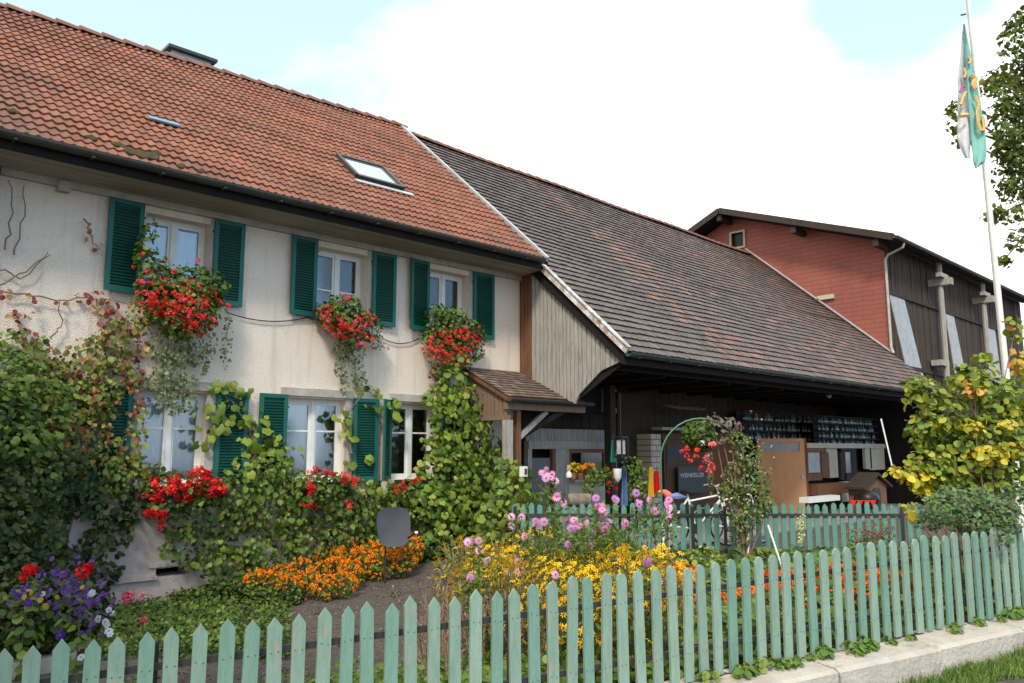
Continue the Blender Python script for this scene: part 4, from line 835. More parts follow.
# ================================================================== FLOWER BOXES WITH GERANIUMS
REDS = [(.74, .055, .035), (.80, .085, .06), (.68, .035, .025)]; PINKS = [(.70, .09, .13), (.74, .16, .18)]; CRIM = [(.50, .01, .015), (.60, .015, .02)]
def flowerbox(label, x0, x1, z, blobs, nfl, fl, pal, tails=(), lpal=G_MID, extra=None, group=None, hr=.045):
    t = thing('flower_box', label, 'flower box', (x0+(x1-x0)/2, 10.9, z), group)
    mb = MB(); mb.box(x0, x1, 10.80, 11.0, z, z+.03); mb.box(x0, x1, 10.80, 10.82, z+.03, z+.17); mb.box(x0, x1, 10.98, 11.0, z+.03, z+.17); mb.box(x0, x0+.02, 10.82, 10.98, z+.03, z+.17); mb.box(x1-.02, x1, 10.82, 10.98, z+.03, z+.17); mb.build('box', 'wood_dark', t)
    gs = []; P = []
    for (x, y, rx, ry) in blobs:
        c = onY(x, y, 10.80); ex = abs(onY(x+rx, y, 10.8).x-c.x); ez = abs(onY(x, y-ry, 10.8).z-c.z); n = int(ex*ez*2100)+20
        p, d = blob(c, (ex, .27, ez), n, .45); gs.append(leafmesh(p, d+rng.normal(size=(n, 3))*.6+np.array((0, -.3, .5)), .062*rng.uniform(.6, 1.3, n), lpal, 'round'))
    foliage('foliage', gs, t)
    if tails:
        gs = wallblobs([(x, y, rx, ry, [(.16, .19, .08), (.22, .24, .10), (.11, .15, .05)]) for (x, y, rx, ry) in tails], 1000, Y=10.96, th=.12, size=.042, tm='ivy'); foliage('trailing_ivy', gs, t)
    C = []
    for (x, y, rx, ry, n) in fl:
        for _ in range(int(n*1.8)):
            a = random.uniform(0, 2*pi); q = sqrt(random.uniform(0, 1)); c = onY(x+rx*q*cos(a), y+ry*q*sin(a), 10.46+.22*q+random.uniform(-.04, .05)); C.append(c)
    k = len(C); foliage('blossoms', [heads(C, hr*rng.uniform(.55, 1.0, k), 22, pal, size=.62)], t, 'petal')
flowerbox('red geraniums spilling with trailing ivy from the box under the leftmost upper window', 3.62, 4.72, 4.02, [(160, 285, 26, 26), (185, 290, 38, 28), (195, 310, 30, 24), (168, 312, 26, 18), (150, 262, 14, 14), (205, 288, 22, 22), (185, 330, 26, 12), (142, 250, 7, 12), (148, 232, 6, 12)], 0,
    [(185, 303, 36, 24, 62), (150, 290, 14, 20, 9), (200, 325, 24, 10, 9), (165, 270, 20, 10, 4), (142, 253, 2, 2, 1), (199, 262, 2, 2, 1), (132, 268, 2, 2, 1), (228, 306, 2, 3, 1), (190, 315, 30, 14, 12)], REDS+PINKS[:1]+REDS, tails=[(165, 345, 16, 16), (178, 355, 20, 14), (195, 352, 12, 14), (170, 375, 16, 18), (185, 385, 14, 14), (155, 380, 8, 14), (175, 400, 9, 16), (190, 405, 6, 14), (212, 345, 3, 14), (227, 340, 2.5, 30), (205, 360, 3, 18), (160, 400, 5, 12)])
flowerbox('red and pink geraniums in the box under the middle upper window, pale ivy tail below', 6.25, 7.30, 4.02, [(345, 318, 26, 18), (362, 325, 20, 18), (330, 312, 14, 12), (355, 338, 14, 10), (345, 302, 16, 8)], 0, [(352, 325, 28, 16, 44), (328, 315, 10, 12, 9), (345, 300, 10, 6, 3), (389, 348, 2, 2, 1), (365, 340, 14, 8, 7)], REDS+PINKS, tails=[(343, 350, 8, 10), (356, 352, 8, 12), (341, 368, 4, 16), (358, 372, 4, 14), (361, 382, 5, 8), (350, 345, 10, 6), (345, 385, 2, 12), (378, 342, 5, 8)], hr=.04)
flowerbox('coral red geraniums in the box under the right upper window above the porch', 8.50, 9.60, 4.02, [(445, 325, 18, 16), (462, 335, 24, 20), (440, 342, 18, 16), (465, 352, 18, 14), (450, 315, 14, 10), (436, 312, 7, 10)], 0, [(455, 345, 30, 20, 62), (435, 350, 14, 12, 12), (434, 304, 2, 2, 1), (470, 335, 14, 12, 8)], REDS+[(.66, .10, .08)], tails=[(440, 372, 8, 8), (458, 366, 12, 7)], hr=.042)
flowerbox('deep red geraniums in the box under the leftmost lower window', 3.72, 4.95, 1.35, [(160, 490, 24, 20), (185, 488, 34, 18), (205, 490, 22, 18), (165, 508, 26, 14), (190, 505, 24, 12), (150, 475, 10, 14)], 0, [(175, 490, 32, 14, 22), (205, 485, 16, 12, 14), (158, 513, 14, 6, 7), (195, 470, 10, 5, 4), (222, 490, 6, 5, 4), (160, 525, 4, 3, 2)], CRIM+REDS[:1], hr=.062, lpal=G_DARK+G_MID)
flowerbox('few scarlet geraniums among the creeper under the second lower window', 5.95, 6.95, 1.35, [(320, 482, 28, 12), (330, 490, 26, 14), (310, 495, 18, 12)], 0, [(322, 472, 14, 5, 6), (312, 487, 8, 8, 7), (346, 478, 12, 6, 6), (308, 505, 8, 3, 3), (348, 505, 6, 5, 3), (355, 484, 5, 3, 2)], CRIM+REDS, hr=.05)
flowerbox('small red geraniums under the third lower window beside the grapevine', 7.85, 8.75, 1.35, [(410, 488, 22, 8), (405, 495, 18, 8)], 0, [(402, 486, 8, 4, 4), (415, 480, 6, 4, 3), (397, 492, 4, 3, 2)], CRIM+REDS, hr=.045)

# ================================================================== GARDEN PLANTS
def gz(v): return gh(v.x, v.y)
def ground_at(x, y):
    z = .2
    for _ in range(6): p = onZ(x, y, z); z = gh(p.x, p.y)
    return onZ(x, y, z)
def farp(x, D): p = onF(x, 450, D); p.z = gh(p.x, p.y); return p
def bushlet(name, label, cat, r, h, nleaf, lsize, lpal, tm, nfl, fpal, fr, kind='head', group=None, stemc='stem', center=(.08, .03, .02), k=14, flow=.55, up=(0, -.4, .6)):
    """one flowering clump built at the world origin"""
    t = thing(name, label, cat, (0, 0, 0), group)
    p, d = blob((0, 0, h*.5), (r, r, h*.5), nleaf, .4); p[:, 2] = np.clip(p[:, 2], .01, None)
    foliage('foliage', [leafmesh(p, d+rng.normal(size=(nleaf, 3))*.5+np.array((0, 0, .6)), lsize*rng.uniform(.6, 1.3, nleaf), lpal, tm)], t)
    d = unit(rng.normal(size=(nfl, 3))*np.array((1, 1, .8))+np.array((0, 0, flow))); C = np.array((0, 0, h*.52))+d*np.array((r, r, h*.52))*rng.uniform(.85, 1.08, (nfl, 1))
    rr = fr*rng.uniform(.75, 1.15, nfl)
    if kind == 'head': foliage('blossoms', [heads(C, rr, k, fpal, up=up)], t, 'petal')
    else:
        nn_ = d*.6+np.array((-.35, -.45, .5))+rng.normal(size=(nfl, 3))*.35
        foliage('blossoms', [daisies(C, nn_, rr, k, fpal), heads(C+unit(nn_)*.008, rr*.30, 5, [center], size=.8)], t, 'petal')
    mb = MB()
    for c in C[::3]: c = Vector(c); mb.tube([(c.x*.2, c.y*.2, 0), (c.x*.7, c.y*.7, c.z*.6), c], .004, 4)
    mb.build('stems', stemc, t); return t
def scatter(proto, spots, label=None, s=(.85, 1.15)):
    res = []
    for i, sp in enumerate(spots):
        o = proto if i == 0 else copy_tree(proto)
        o.location = sp[:3]; q = random.uniform(*s)*(sp[3] if len(sp) > 3 else 1); o.scale = (q, q, q*random.uniform(.9, 1.1)); o.rotation_euler = (0, 0, random.uniform(0, 6.28))
        if label: o['label'] = label
        res.append(o)
    return res
# marigold beds
mg = bushlet('marigold', 'orange marigold plant in the left bed before the dark soil patch', 'flower', .19, .38, 150, .05, G_MID, 'oval', 78, [(.85, .26, .01), (.90, .34, .02), (.80, .22, .01)], .021, group='orange marigolds of the left bed')
sp = [(*ground_at(x, y), 1) for x, y in ((256, 601), (272, 600), (290, 602), (308, 600), (325, 601), (343, 599), (262, 592), (282, 590), (300, 589), (320, 589), (338, 588), (350, 590), (270, 583), (330, 581))]
scatter(mg, sp)
mg2 = copy_tree(mg); mg2['label'] = 'orange marigold plant in the bed beneath the satellite dish'; mg2['group'] = 'orange marigolds below the satellite dish'
sp = [(*ground_at(x, y), 1.05) for x, y in ((322, 578), (342, 580), (362, 581), (382, 581), (402, 578), (330, 569), (350, 570), (370, 571), (390, 570), (408, 569), (340, 563), (362, 563), (385, 562))]
scatter(mg2, sp, s=(1.05, 1.25))
mo = bushlet('marigold', 'orange red tagetes plant behind the yellow flowers', 'flower', .2, .32, 130, .05, G_MID, 'oval', 50, [(.75, .12, .01), (.68, .08, .01), (.80, .20, .02)], .026, group='orange red tagetes in the middle of the garden')
sp = [(*farp(x, D), 1.1) for x, D in ((622, 9.6), (636, 9.5), (650, 9.3), (664, 9.1), (678, 8.8), (640, 10.2), (655, 10.0), (668, 9.8), (682, 9.5), (628, 10.4), (645, 8.9), (662, 8.6))]
scatter(mo, sp, s=(1.1, 1.35))
mo2 = copy_tree(mo); mo2['label'] = 'orange marigold plant close behind the right half of the street fence'; mo2['group'] = 'marigolds behind the right half of the street fence'
sp = [(*farp(x, D), 1) for x, D in ((772, 9.0), (785, 9.2), (798, 9.0), (812, 9.2), (826, 9.0), (778, 8.2), (800, 8.3), (840, 8.9), (856, 8.6), (872, 8.8), (888, 8.6), (820, 8.1), (846, 8.0), (735, 8.0), (750, 8.4))]
scatter(mo2, sp, s=(1, 1.25))
# rudbeckia thicket
YL = [(.85, .52, .01), (.90, .60, .02), (.80, .44, .01)]
ru = bushlet('rudbeckia', 'tall bushy rudbeckia plant covered in small yellow flowers', 'flower', .30, .82, 190, .07, G_MID+[(.13, .12, .05)], 'narrow', 150, YL, .033, 'daisy', 'yellow rudbeckias behind the middle of the fence', k=7, flow=.35)
sp = [(*farp(x, D), 1) for x, D in ((560, 6.6), (590, 6.5), (620, 6.4), (648, 6.6), (575, 7.2), (605, 7.1), (635, 7.2), (545, 7.4), (520, 7.8), (500, 8.3), (480, 8.6), (530, 8.5), (560, 8.2), (590, 8.0), (620, 8.0), (508, 7.2), (645, 7.9), (560, 9.0), (592, 9.0), (490, 9.3), (515, 9.4), (610, 8.8), (470, 9.2), (660, 7.4), (505, 9.9), (530, 10.0), (480, 10.0), (550, 9.8), (575, 9.7), (600, 9.6), (460, 9.7))]
scatter(ru, sp, s=(.85, 1.08))
# dry pinkish seed stems to their left
t = thing('dry_seedhead_plant', 'dry pinkish brown plant gone to seed left of the yellow rudbeckias', 'plant', farp(470, 7.4))
gs = []; mb = MB(); n = 320; P = []; TP = []
for i in range(n):
    a = farp(random.uniform(425, 540), random.uniform(6.5, 8.3)); tp = a+Vector((random.uniform(-.3, .3), random.uniform(-.3, .3), random.uniform(.35, .85))); 
    if i % 2 == 0: mb.tube([a, a.lerp(tp, .5)+Vector((0, 0, .06)), tp], [.004, .003, .0015], 3)
    for k in range(7): q = a.lerp(tp, random.uniform(.3, 1)); P.append(q); TP.append(tp-a)
m_ = len(P); gs.append(leafmesh(P, rng.normal(size=(m_, 3)), .05*rng.uniform(.5, 1.3, m_), [(.26, .12, .12), (.30, .20, .14), (.17, .13, .06), (.12, .14, .05), (.22, .09, .10)], 'narrow', tip=TP))
foliage('foliage', gs, t); mb.build('stems', pm('dry', (.24, .15, .10), (.17, .12, .07), 8), t)
# pink asters: tall feathery plants, flowers in the places the photo shows
FL = [(545, 474, 6), (555, 480, 4), (550, 476, 3), (557, 497, 6), (560, 493, 3), (514, 518, 3), (512, 525, 2), (536, 522, 6), (540, 520, 2), (526, 538, 2), (539, 536, 2), (518, 570, 5), (520, 574, 3), (576, 518, 4), (582, 526, 5), (601, 508, 6), (604, 518, 4), (607, 528, 4), (612, 522, 3), (597, 500, 2), (613, 503, 3), (627, 521, 3), (640, 501, 3), (643, 507, 2), (653, 508, 2), (668, 509, 6), (672, 506, 4), (666, 515, 3), (645, 563, 3), (640, 582, 5), (656, 583, 5), (660, 586, 2), (557, 577, 2), (598, 532, 3), (650, 500, 1), (475, 545, 4), (480, 547, 2), (489, 560, 2), (468, 580, 3), (470, 577, 1), (590, 545, 1), (568, 544, 1)]
def aster(label, fl, D, col, xg=None):
    bx_ = sum(f[0] for f in fl)/len(fl); bpx = farp(xg or bx_, D+.15); t = thing('aster', label, 'flower', bpx, 'pink asters standing above the yellow rudbeckias')
    C = []; N_ = []; mb = MB(); P = []; TP = []
    for (x, y, n_) in fl:
        cc = onF(x, y, D+random.uniform(-.25, .25)); base = bpx+Vector((random.uniform(-.08, .08), random.uniform(-.08, .08), 0)); mid = base.lerp(cc, .6)+Vector((0, 0, .12))
        mb.tube([base, mid, cc], [.006, .005, .003], 4)
        for k in range(max(1, int(n_*.8))):
            o_ = Vector((random.gauss(0, .035), random.gauss(0, .03), random.gauss(0, .035))) if n_ > 1 else Vector((0, 0, 0)); C.append(cc+o_); N_.append(Vector((-FW[0], -FW[1], .25))+Vector((random.gauss(0, .35), random.gauss(0, .35), random.gauss(0, .3))))
        for (a, b_) in ((base, mid), (mid, cc)):
            for k in range(34): P.append(a.lerp(b_, random.uniform(.1, .95))+Vector((random.gauss(0, .05), random.gauss(0, .05), random.gauss(0, .05)))); TP.append((random.gauss(0, 1), random.gauss(0, 1), .6))
    k = len(C); foliage('blossoms', [daisies(C, N_, .042*rng.uniform(.8, 1.15, k), 13, col), heads(np.array(C)+unit(np.array(N_))*.008, .011, 5, [(.45, .22, .05), (.35, .08, .12)])], t, 'petal')
    foliage('foliage', [leafmesh(P, rng.normal(size=(len(P), 3)), .075*rng.uniform(.5, 1.2, len(P)), G_MID, 'narrow', tip=TP)], t); mb.build('stems', 'stem', t)
PK = [(.70, .32, .54), (.74, .40, .62), (.64, .27, .50)]; PU = [(.45, .16, .48), (.55, .25, .6)]
aster('tall pink aster at the left before the turquoise fence', FL[0:6], 8.2, PK, 548)
aster('pink aster with flowers leaning left towards the grapevine', FL[6:12], 8.0, PK, 530)
aster('pink aster with a large cluster in the middle of the yellow rudbeckias', FL[12:18]+FL[33:34]+FL[40:42], 7.8, PK+PU, 580)
aster('pink purple aster with dense heads left of the white pole', FL[18:24], 8.0, PK+PU, 615)
aster('pink aster before the bird ornament', FL[24:28]+FL[34:35], 8.1, PK, 655)
aster('low pink aster nodding over the street fence pickets', FL[28:33], 6.3, PK+PU, 640)
aster('low pink aster left among the dry seed stems', FL[35:40], 6.9, PK, 480)
# feathery green foliage mass under the asters
t = thing('cosmos_foliage', 'feathery green plant with loose purple stems between the asters and the fence', 'plant', farp(590, 9.2))
P = []; TP = []
for i in range(2600):
    x = random.uniform(520, 655); D = random.uniform(8.8, 10.2); g_ = farp(x, D); hh = .45+.55*max(0, sin((x-505)/150*pi)); P.append(g_+Vector((0, 0, random.uniform(.05, hh*1.05)))); TP.append((random.gauss(0, .8), random.gauss(0, .8), 1))
foliage('foliage', [leafmesh(P, rng.normal(size=(len(P), 3)), .11*rng.uniform(.5, 1.3, len(P)), G_MID+[(.11, .19, .07), (.12, .08, .08)], 'narrow', tip=TP)], t)
# sword leaved plant, low greens
t = thing('iris', 'clump of grey green sword shaped leaves below the grapevine', 'plant', farp(465, 10.4)); P = []; N_ = []; TP = []; S = []
for i in range(60):
    b0 = farp(random.choice((455, 465, 478, 500))+random.uniform(-8, 8), 10.4+random.uniform(-.2, .2)); P.append(b0); TP.append(Vector((random.gauss(0, .30), random.gauss(0, .15), 1))*12); N_.append((random.gauss(0, .3), -1, 0)); S.append(random.uniform(.5, .85))
foliage('foliage', [leafmesh(P, N_, S, [(.17, .24, .15), (.12, .19, .11), (.22, .28, .16)], 'blade', tip=TP)], t)
def cover(name, label, poly_fn, n, size, pal, tm, zmax, cat='ground cover'):
    P = []
    while len(P) < n:
        p = poly_fn()
        if p is not None: P.append((p[0], p[1], gh(p[0], p[1])+random.uniform(.01, zmax)*random.random()**.5))
    o = foliage(name, [leafmesh(P, rng.normal(size=(n, 3))*.5+np.array((-.2, -.35, 1)), size*rng.uniform(.5, 1.3, n), pal, tm)], None); meta(o, label, cat, kind='stuff'); return o
def reg(t0, t1, m0, m1): return lambda: fp(random.uniform(t0, t1), -random.uniform(m0, m1))[:2]
def pxreg(x0, x1, y0, y1):
    def f():
        p = ground_at(random.uniform(x0, x1), random.uniform(y0, y1)); return (p.x, p.y) if p.y < 10.95 else None
    return f
cover('leafy_groundcover', 'low green leafy weeds growing just behind the street fence', reg(-5, 9, .08, .75), 4200, .075, G_MID, 'round', .16)
cover('leafy_groundcover', 'bushy green leaves filling the garden behind the right half of the fence', reg(.8, 8, .3, 3.6), 9000, .085, G_MID+G_DARK[2:3], 'round', .38)
cover('leafy_groundcover', 'low green plants on the bed along the house plinth at the left', pxreg(95, 300, 578, 606), 8000, .055, G_MID+G_DARK, 'oval', .24)
cover('leafy_groundcover', 'strawberry like green leaves on the ground at the lower left', pxreg(120, 235, 600, 640), 2200, .06, G_MID+[(.12, .2, .03)], 'oval', .14)
cover('leafy_groundcover', 'green foliage between the petunia trough and the soil path', pxreg(90, 290, 604, 660), 8000, .05, G_MID+G_DARK, 'oval', .20)
cover('leafy_groundcover', 'patchy low weeds on the soil behind the left half of the fence', reg(-4.8, .6, 1.1, 2.5), 5200, .05, G_MID+[(.12, .2, .03)], 'oval', .16)
cover('leafy_groundcover', 'small green leaves on the soil behind the left fence pickets', reg(-4.6, 0, .15, 1.3), 4200, .055, G_MID+[(.12, .2, .03)], 'round', .12)
cover('leafy_groundcover', 'low green plants before the turquoise fence and marigolds', lambda: farp(random.uniform(600, 925), random.uniform(9.8, 12.4))[:2], 6000, .09, G_MID+G_DARK, 'round', .22)
cover('leafy_groundcover', 'dark green undergrowth along the wall base below the creeper', lambda: (random.uniform(4.6, 9.6), random.uniform(10.3, 10.95)), 3800, .08, G_DARK+G_MID[:1], 'round', .35)
P = []
for i in range(9000):
    q = fp(random.uniform(-5, 2.5), -random.uniform(.1, 6.5)); P.append((q.x, q.y, gh(q.x, q.y)+.025*sin(q.x*5.1+q.y*2)*sin(q.y*4.3-q.x)))
o = foliage('soil_clods', [leafmesh(P, rng.normal(size=(9000, 3)), .018*rng.uniform(.3, 1.7, 9000)**1.5, [(.12, .10, .085), (.15, .13, .11), (.09, .075, .065), (.20, .18, .16)], 'clod')], None, 'petal'); meta(o, 'loose clods and small stones on the garden soil', 'soil', kind='stuff')
# kerb weeds and verge grass
P = []; TP = []; S = []
for i in range(30000):
    t = random.uniform(.5, 9.5); n_ = random.uniform(.36, .72)-.03*sin(t*3.1)+.04*sin(t*9); p = fp(t, n_, fb(t)-.26)
    if random.random() > (.9+.5*sin(t*2.2+1)): continue
    P.append(p); TP.append((random.gauss(0, .55)*8, random.gauss(0, .55)*8, 8)); S.append(random.uniform(.05, .13)*(1+.7*sm(2.5, 4.5, t)))
o = foliage('grass', [leafmesh(P, rng.normal(size=(len(P), 3)), S, [(.10, .19, .03), (.14, .24, .04), (.18, .24, .07), (.07, .14, .02)], 'blade', tip=TP)], None); meta(o, 'grass growing along the foot of the kerb wall by the street', 'grass', kind='stuff')
tf = thing('weed', 'small leafy weed sprouting between kerb and street fence', 'weed', (0, 0, 0), 'small weeds at the foot of the street fence')
p, d = blob((0, 0, .04), (.09, .06, .05), 26, .4); foliage('foliage', [leafmesh(p, d+np.array((0, 0, .8)), .06*rng.uniform(.6, 1.2, 26), [(.14, .25, .04), (.10, .19, .03), (.22, .28, .05)], 'round')], tf)
scatter(tf, [(*fp(t, .05+random.uniform(-.02, .05), fb(t)-.02),) for t in [random.uniform(.1, 8) for _ in range(30)]+[.25, .55, .9, 1.0, 1.35, 1.7, 2.1, 2.35, 2.9, 3.3, 3.6, 4.4, 5.0, 5.6]], s=(.45, 1.1))

# ================================================================== lower left: planter with petunias, roses
A = fp(-3.75, -1.05); pl = thing('stone_planter', 'weathered stone trough full of purple and white petunias', 'planter', Vector((*onF(28, 600, 6.0).xy, .2)))
c = Vector(pl.location)
mb = MB(); mb.box(c.x-.62, c.x+.30, c.y-.22, c.y+.22, .02, .44); mb.box(c.x-.66, c.x+.34, c.y-.26, c.y+.26, .441, .54); mb.build('trough', 'stone', pl)
P, d = blob((c.x+.02, c.y, .80), (.60, .30, .27), 2600, .45); foliage('foliage', [leafmesh(P, d+rng.normal(size=(2600, 3))*.5+np.array((0, 0, .4)), .05*rng.uniform(.6, 1.3, 2600), G_DARK+G_DARK+G_MID[:1], 'round')], pl)
def flset(pts, D, r, pal, k=6): C = [onF(x, y, D+random.uniform(-.12, .12)) for x, y in pts]; N_ = np.tile(np.array((-FW[0], -FW[1], .5)), (len(C), 1))+rng.normal(size=(len(C), 3))*.35; return daisies(C, N_, r*rng.uniform(.8, 1.2, len(C)), k, pal, 'petal')
pts = [(random.gauss(68, 20), random.gauss(590, 12)) for _ in range(90)]+[(random.gauss(90, 10), random.gauss(612, 12)) for _ in range(38)]+[(random.uniform(8, 40), random.uniform(590, 606)) for _ in range(10)]+[(58, 570), (60, 574), (66, 575), (40, 574), (38, 576)]
foliage('blossoms', [flset(pts, 5.62, .0165, [(.09, .045, .20), (.14, .07, .27), (.11, .05, .22)]), flset([(25, 588), (61, 635), (58, 634), (28, 603)], 5.55, .030, [(.07, .02, .22)]), flset([(29, 590), (24, 597), (57, 597), (46, 606), (31, 593), (82, 587), (5, 598), (40, 600)], 5.55, .019, [(.40, .28, .02)]),
    flset([(109, 610), (112, 613), (107, 625), (109, 631), (105, 622), (81, 657), (42, 594), (92, 593), (98, 619), (110, 634), (90, 595)], 5.6, .026, [(.42, .46, .52)])], pl, 'petal')
def geranium_single(label, x, y, D, pal, r): 
    c = onF(x, y, D); g_ = Vector((c.x, c.y, gh(c.x, c.y))); t = thing('geranium', label, 'flower', g_); foliage('blossoms', [heads([c+Vector((random.gauss(0, .02), random.gauss(0, .02), random.gauss(0, .012))) for _ in range(5)], r*.6, 14, pal)], t, 'petal')
    mb = MB(); mb.tube([g_, c], .005, 5); mb.build('stem', 'stem', t); P, d = blob((g_.x, g_.y, (g_.z+c.z)/2), (.12, .12, (c.z-g_.z)*.42), 90, .4); foliage('foliage', [leafmesh(P, d+np.array((0, 0, .4)), .06, G_MID, 'round')], t)
geranium_single('red geranium head at the left above the purple petunias', 28, 572, 5.6, CRIM, .06); geranium_single('red geranium head above the right end of the petunia trough', 83, 571, 5.7, CRIM, .06)
def rose(label, x, y, D, pal, r):
    c = onF(x, y, D); g_ = Vector((c.x+.03, c.y, gh(c.x, c.y))); t = thing('rose', label, 'flower', g_); foliage('blossom', [heads([c], r, 26, pal, size=1.1)], t, 'petal'); mb = MB(); mb.tube([g_, g_.lerp(c, .6)+Vector((.01, 0, 0)), c], .005, 5); mb.build('stem', 'stem', t)
    P = [g_.lerp(c, random.uniform(.15, .85))+Vector((random.gauss(0, .04), random.gauss(0, .03), 0)) for _ in range(26)]; foliage('foliage', [leafmesh(P, rng.normal(size=(26, 3))+np.array((0, 0, .5)), .05, [(.16, .22, .04), (.10, .18, .03)], 'oval')], t)
RS = [(.72, .16, .20), (.66, .12, .17)]
rose('large pink rose on a long stem before the plinth', 128, 597, 6.6, RS, .042); rose('small pale pink rose right of the large pink one', 142, 597, 6.8, [(.75, .35, .38)], .028); rose('tiny pink rosebud lowest of the three roses', 143, 620, 6.6, RS, .022)

# ================================================================== satellite dish
dc = onF(394, 527, 11.6); ds = thing('satellite_dish', 'grey satellite dish on a short mast before the creeper', 'satellite dish', (dc.x, dc.y+.15, gh(dc.x, dc.y)))
ax = Vector((-.30, -.93, .18)).normalized(); sx_ = ax.cross(Vector((0, 0, 1))).normalized(); sy_ = sx_.cross(ax); mb = MB(); n = 28; rings = 6; vs = []
for side in (0, 1):
    for i in range(rings+1):
        for j in range(n):
            a = 2*pi*j/n; q = i/rings; e = 1/(abs(cos(a))**3.4+abs(sin(a))**3.4)**(1/3.4); vs.append(dc+sx_*(cos(a)*q*(.245+.02*sin(a))*e)+sy_*(sin(a)*q*.28*e)-ax*(.06*(1-q*q)+side*.012))
fs = []
for side in (0, 1):
    o_ = side*(rings+1)*n
    for i in range(rings):
        for j in range(n): f_ = (o_+i*n+j, o_+i*n+(j+1) % n, o_+(i+1)*n+(j+1) % n, o_+(i+1)*n+j); fs.append(f_ if side else f_[::-1])
for j in range(n): fs.append((rings*n+j, rings*n+(j+1) % n, (rings+1)*n+rings*n+(j+1) % n, (rings+1)*n+rings*n+j))
mb.poly(vs, fs); mb.build('reflector', 'dish', ds, True)
mb = MB(); mb.tube([dc-ax*.10, (dc.x, dc.y+.2, dc.z-.25), (dc.x, dc.y+.2, gh(dc.x, dc.y)-.05)], .012, 8); mb.build('mast', 'metal_dark', ds)
lb = dc-sy_*.16-sx_*.20; le = dc+ax*.10-sy_*.10-sx_*.30; mb = MB(); mb.tube([lb, le], .012, 6); mb.build('arm', 'black', ds); mb = MB(); mb.lathe(le, [(0, -.01), (.022, 0), (.022, .05), (.015, .06), (0, .062)], 12, axis=-ax); mb.build('receiver', 'white', ds, True)

# ================================================================== arch, hanging basket, climbing plant
ac = onF(702, 450, 12.0); ac.z = .35; ar = thing('garden_arch', 'thin green tube arch before the farm doors', 'garden arch', ac)
R2 = .62; pts = [ac-RD*R2+zz*0]+[ac-RD*R2*cos(a)+zz*(1.85+.42*sin(a)) for a in [pi*k/16 for k in range(17)]]+[ac+RD*R2]
zt = ZC+(450-418)/803*12.0; pts = [ac-RD*R2]+[ac-RD*R2*cos(pi*k/16)+zz*(zt-.35-.62+.62*sin(pi*k/16)) for k in range(17)]+[ac+RD*R2]
mb = MB(); mb.tube(pts, .012, 8); mb.build('tube', pm('tube_green', (.07, .16, .11), rough=.5), ar)
for q in (-1, 1): mb = MB(); mb.tube([ac+RD*R2*q+BN*.05+zz*0, ac+RD*R2*q+BN*.05+zz*.62], .020, 8); mb.build('pole', 'white', ar)
hb = onF(699, 450, 12.0); top = Vector((ac.x, ac.y, zt)); hb_ = thing('hanging_basket', 'hanging basket with red geraniums under the green arch', 'hanging basket', hb)
mb = MB(); mb.lathe((hb.x, hb.y, hb.z+.02), [(0, 0), (.10, .01), (.15, .1), (.16, .16), (.14, .16), (0, .13)], 14); mb.build('bowl', 'terra', hb_, True); mb = MB()
for a in range(3): mb.tube([hb+Vector((.14*cos(a*2.1), .14*sin(a*2.1), .17)), (hb.x, hb.y, zt-.02)], .004, 4)
mb.build('hanger', 'metal_dark', hb_)
P, d = blob((hb.x, hb.y, hb.z+.20), (.26, .24, .24), 1300, .4); foliage('foliage', [leafmesh(P, d+rng.normal(size=(1300, 3))*.5, .05, G_MID+G_DARK, 'round')], hb_)
P2, d2 = blob((hb.x+.12, hb.y-.1, hb.z-.25), (.06, .06, .45), 160, .3); foliage('trailing_ivy', [leafmesh(P2, d2, .035, [(.18, .21, .09)], 'ivy')], hb_)
C = [onF(x, y, 11.75) for x, y in ((683, 452), (697, 450), (696, 457), (687, 449), (711, 445), (713, 444), (712, 466), (710, 464), (705, 460), (701, 468), (709, 472), (690, 461), (686, 456), (707, 456), (713, 468))]
foliage('blossoms', [heads(C, .042, 16, REDS+PINKS), heads([onF(702, 443, 11.72)], .035, 20, [(.75, .75, .75)])], hb_, 'petal')
def shrub(name, label, cat, base, clumps, dens, size, pal, tm, D0=None, stemn=5, sr=.03, th=.4, group=None, flowers=None, bias=(0, -.2, .5), smat='twig'):
    """shrub measured in the photo: clumps (px, py, rx, ry, distance[, pal])"""
    t = thing(name, label, cat, base, group); gs = []; mb = MB(); cs_ = []
    for cl_ in clumps:
        x, y, rx, ry, D = cl_[:5]; pl_ = cl_[5] if len(cl_) > 5 else pal; c = onF(x, y, D); sc = D/803; ex, ez = rx*sc, ry*sc; n = max(8, int((ex*ez+ex*ex*.4)*dens*3.1))
        ey = max(.12, min(th, ex)); p, d = blob((0, 0, 0), (ex, ey, ez), n, .35); R3 = np.array([[RT[0], RT[1], 0], [FW[0], FW[1], 0], [0, 0, 1]]); p = p@R3+np.array(c); d = d@R3
        gs.append(leafmesh(p, d*.7+rng.normal(size=(n, 3))*.5+np.array(bias)+np.array((-FW[0], -FW[1], 0))*.25, size*rng.uniform(.6, 1.25, n), pl_, tm)); cs_.append(c)
    foliage('foliage', gs, t); b0 = Vector(base)
    for k, c in enumerate(cs_):
        c = Vector(c); m_ = b0.lerp(c, .5)+Vector((random.uniform(-.1, .1), random.uniform(-.1, .1), .12*(c-b0).length)); mb.tube([b0+Vector((random.uniform(-.05, .05), random.uniform(-.05, .05), 0)), m_, c], [sr, sr*.6, sr*.25], 6)
    mb.build('stem', smat, t)
    if flowers: foliage('blossoms', flowers, t, 'petal')
    return t
b0 = farp(742, 12.0)
wf = [heads([onF(random.gauss(745, 14), random.gauss(470, 24), 11.8+random.uniform(-.3, .2)) for _ in range(60)], .02, 7, [(.48, .45, .36), (.42, .34, .30)])]
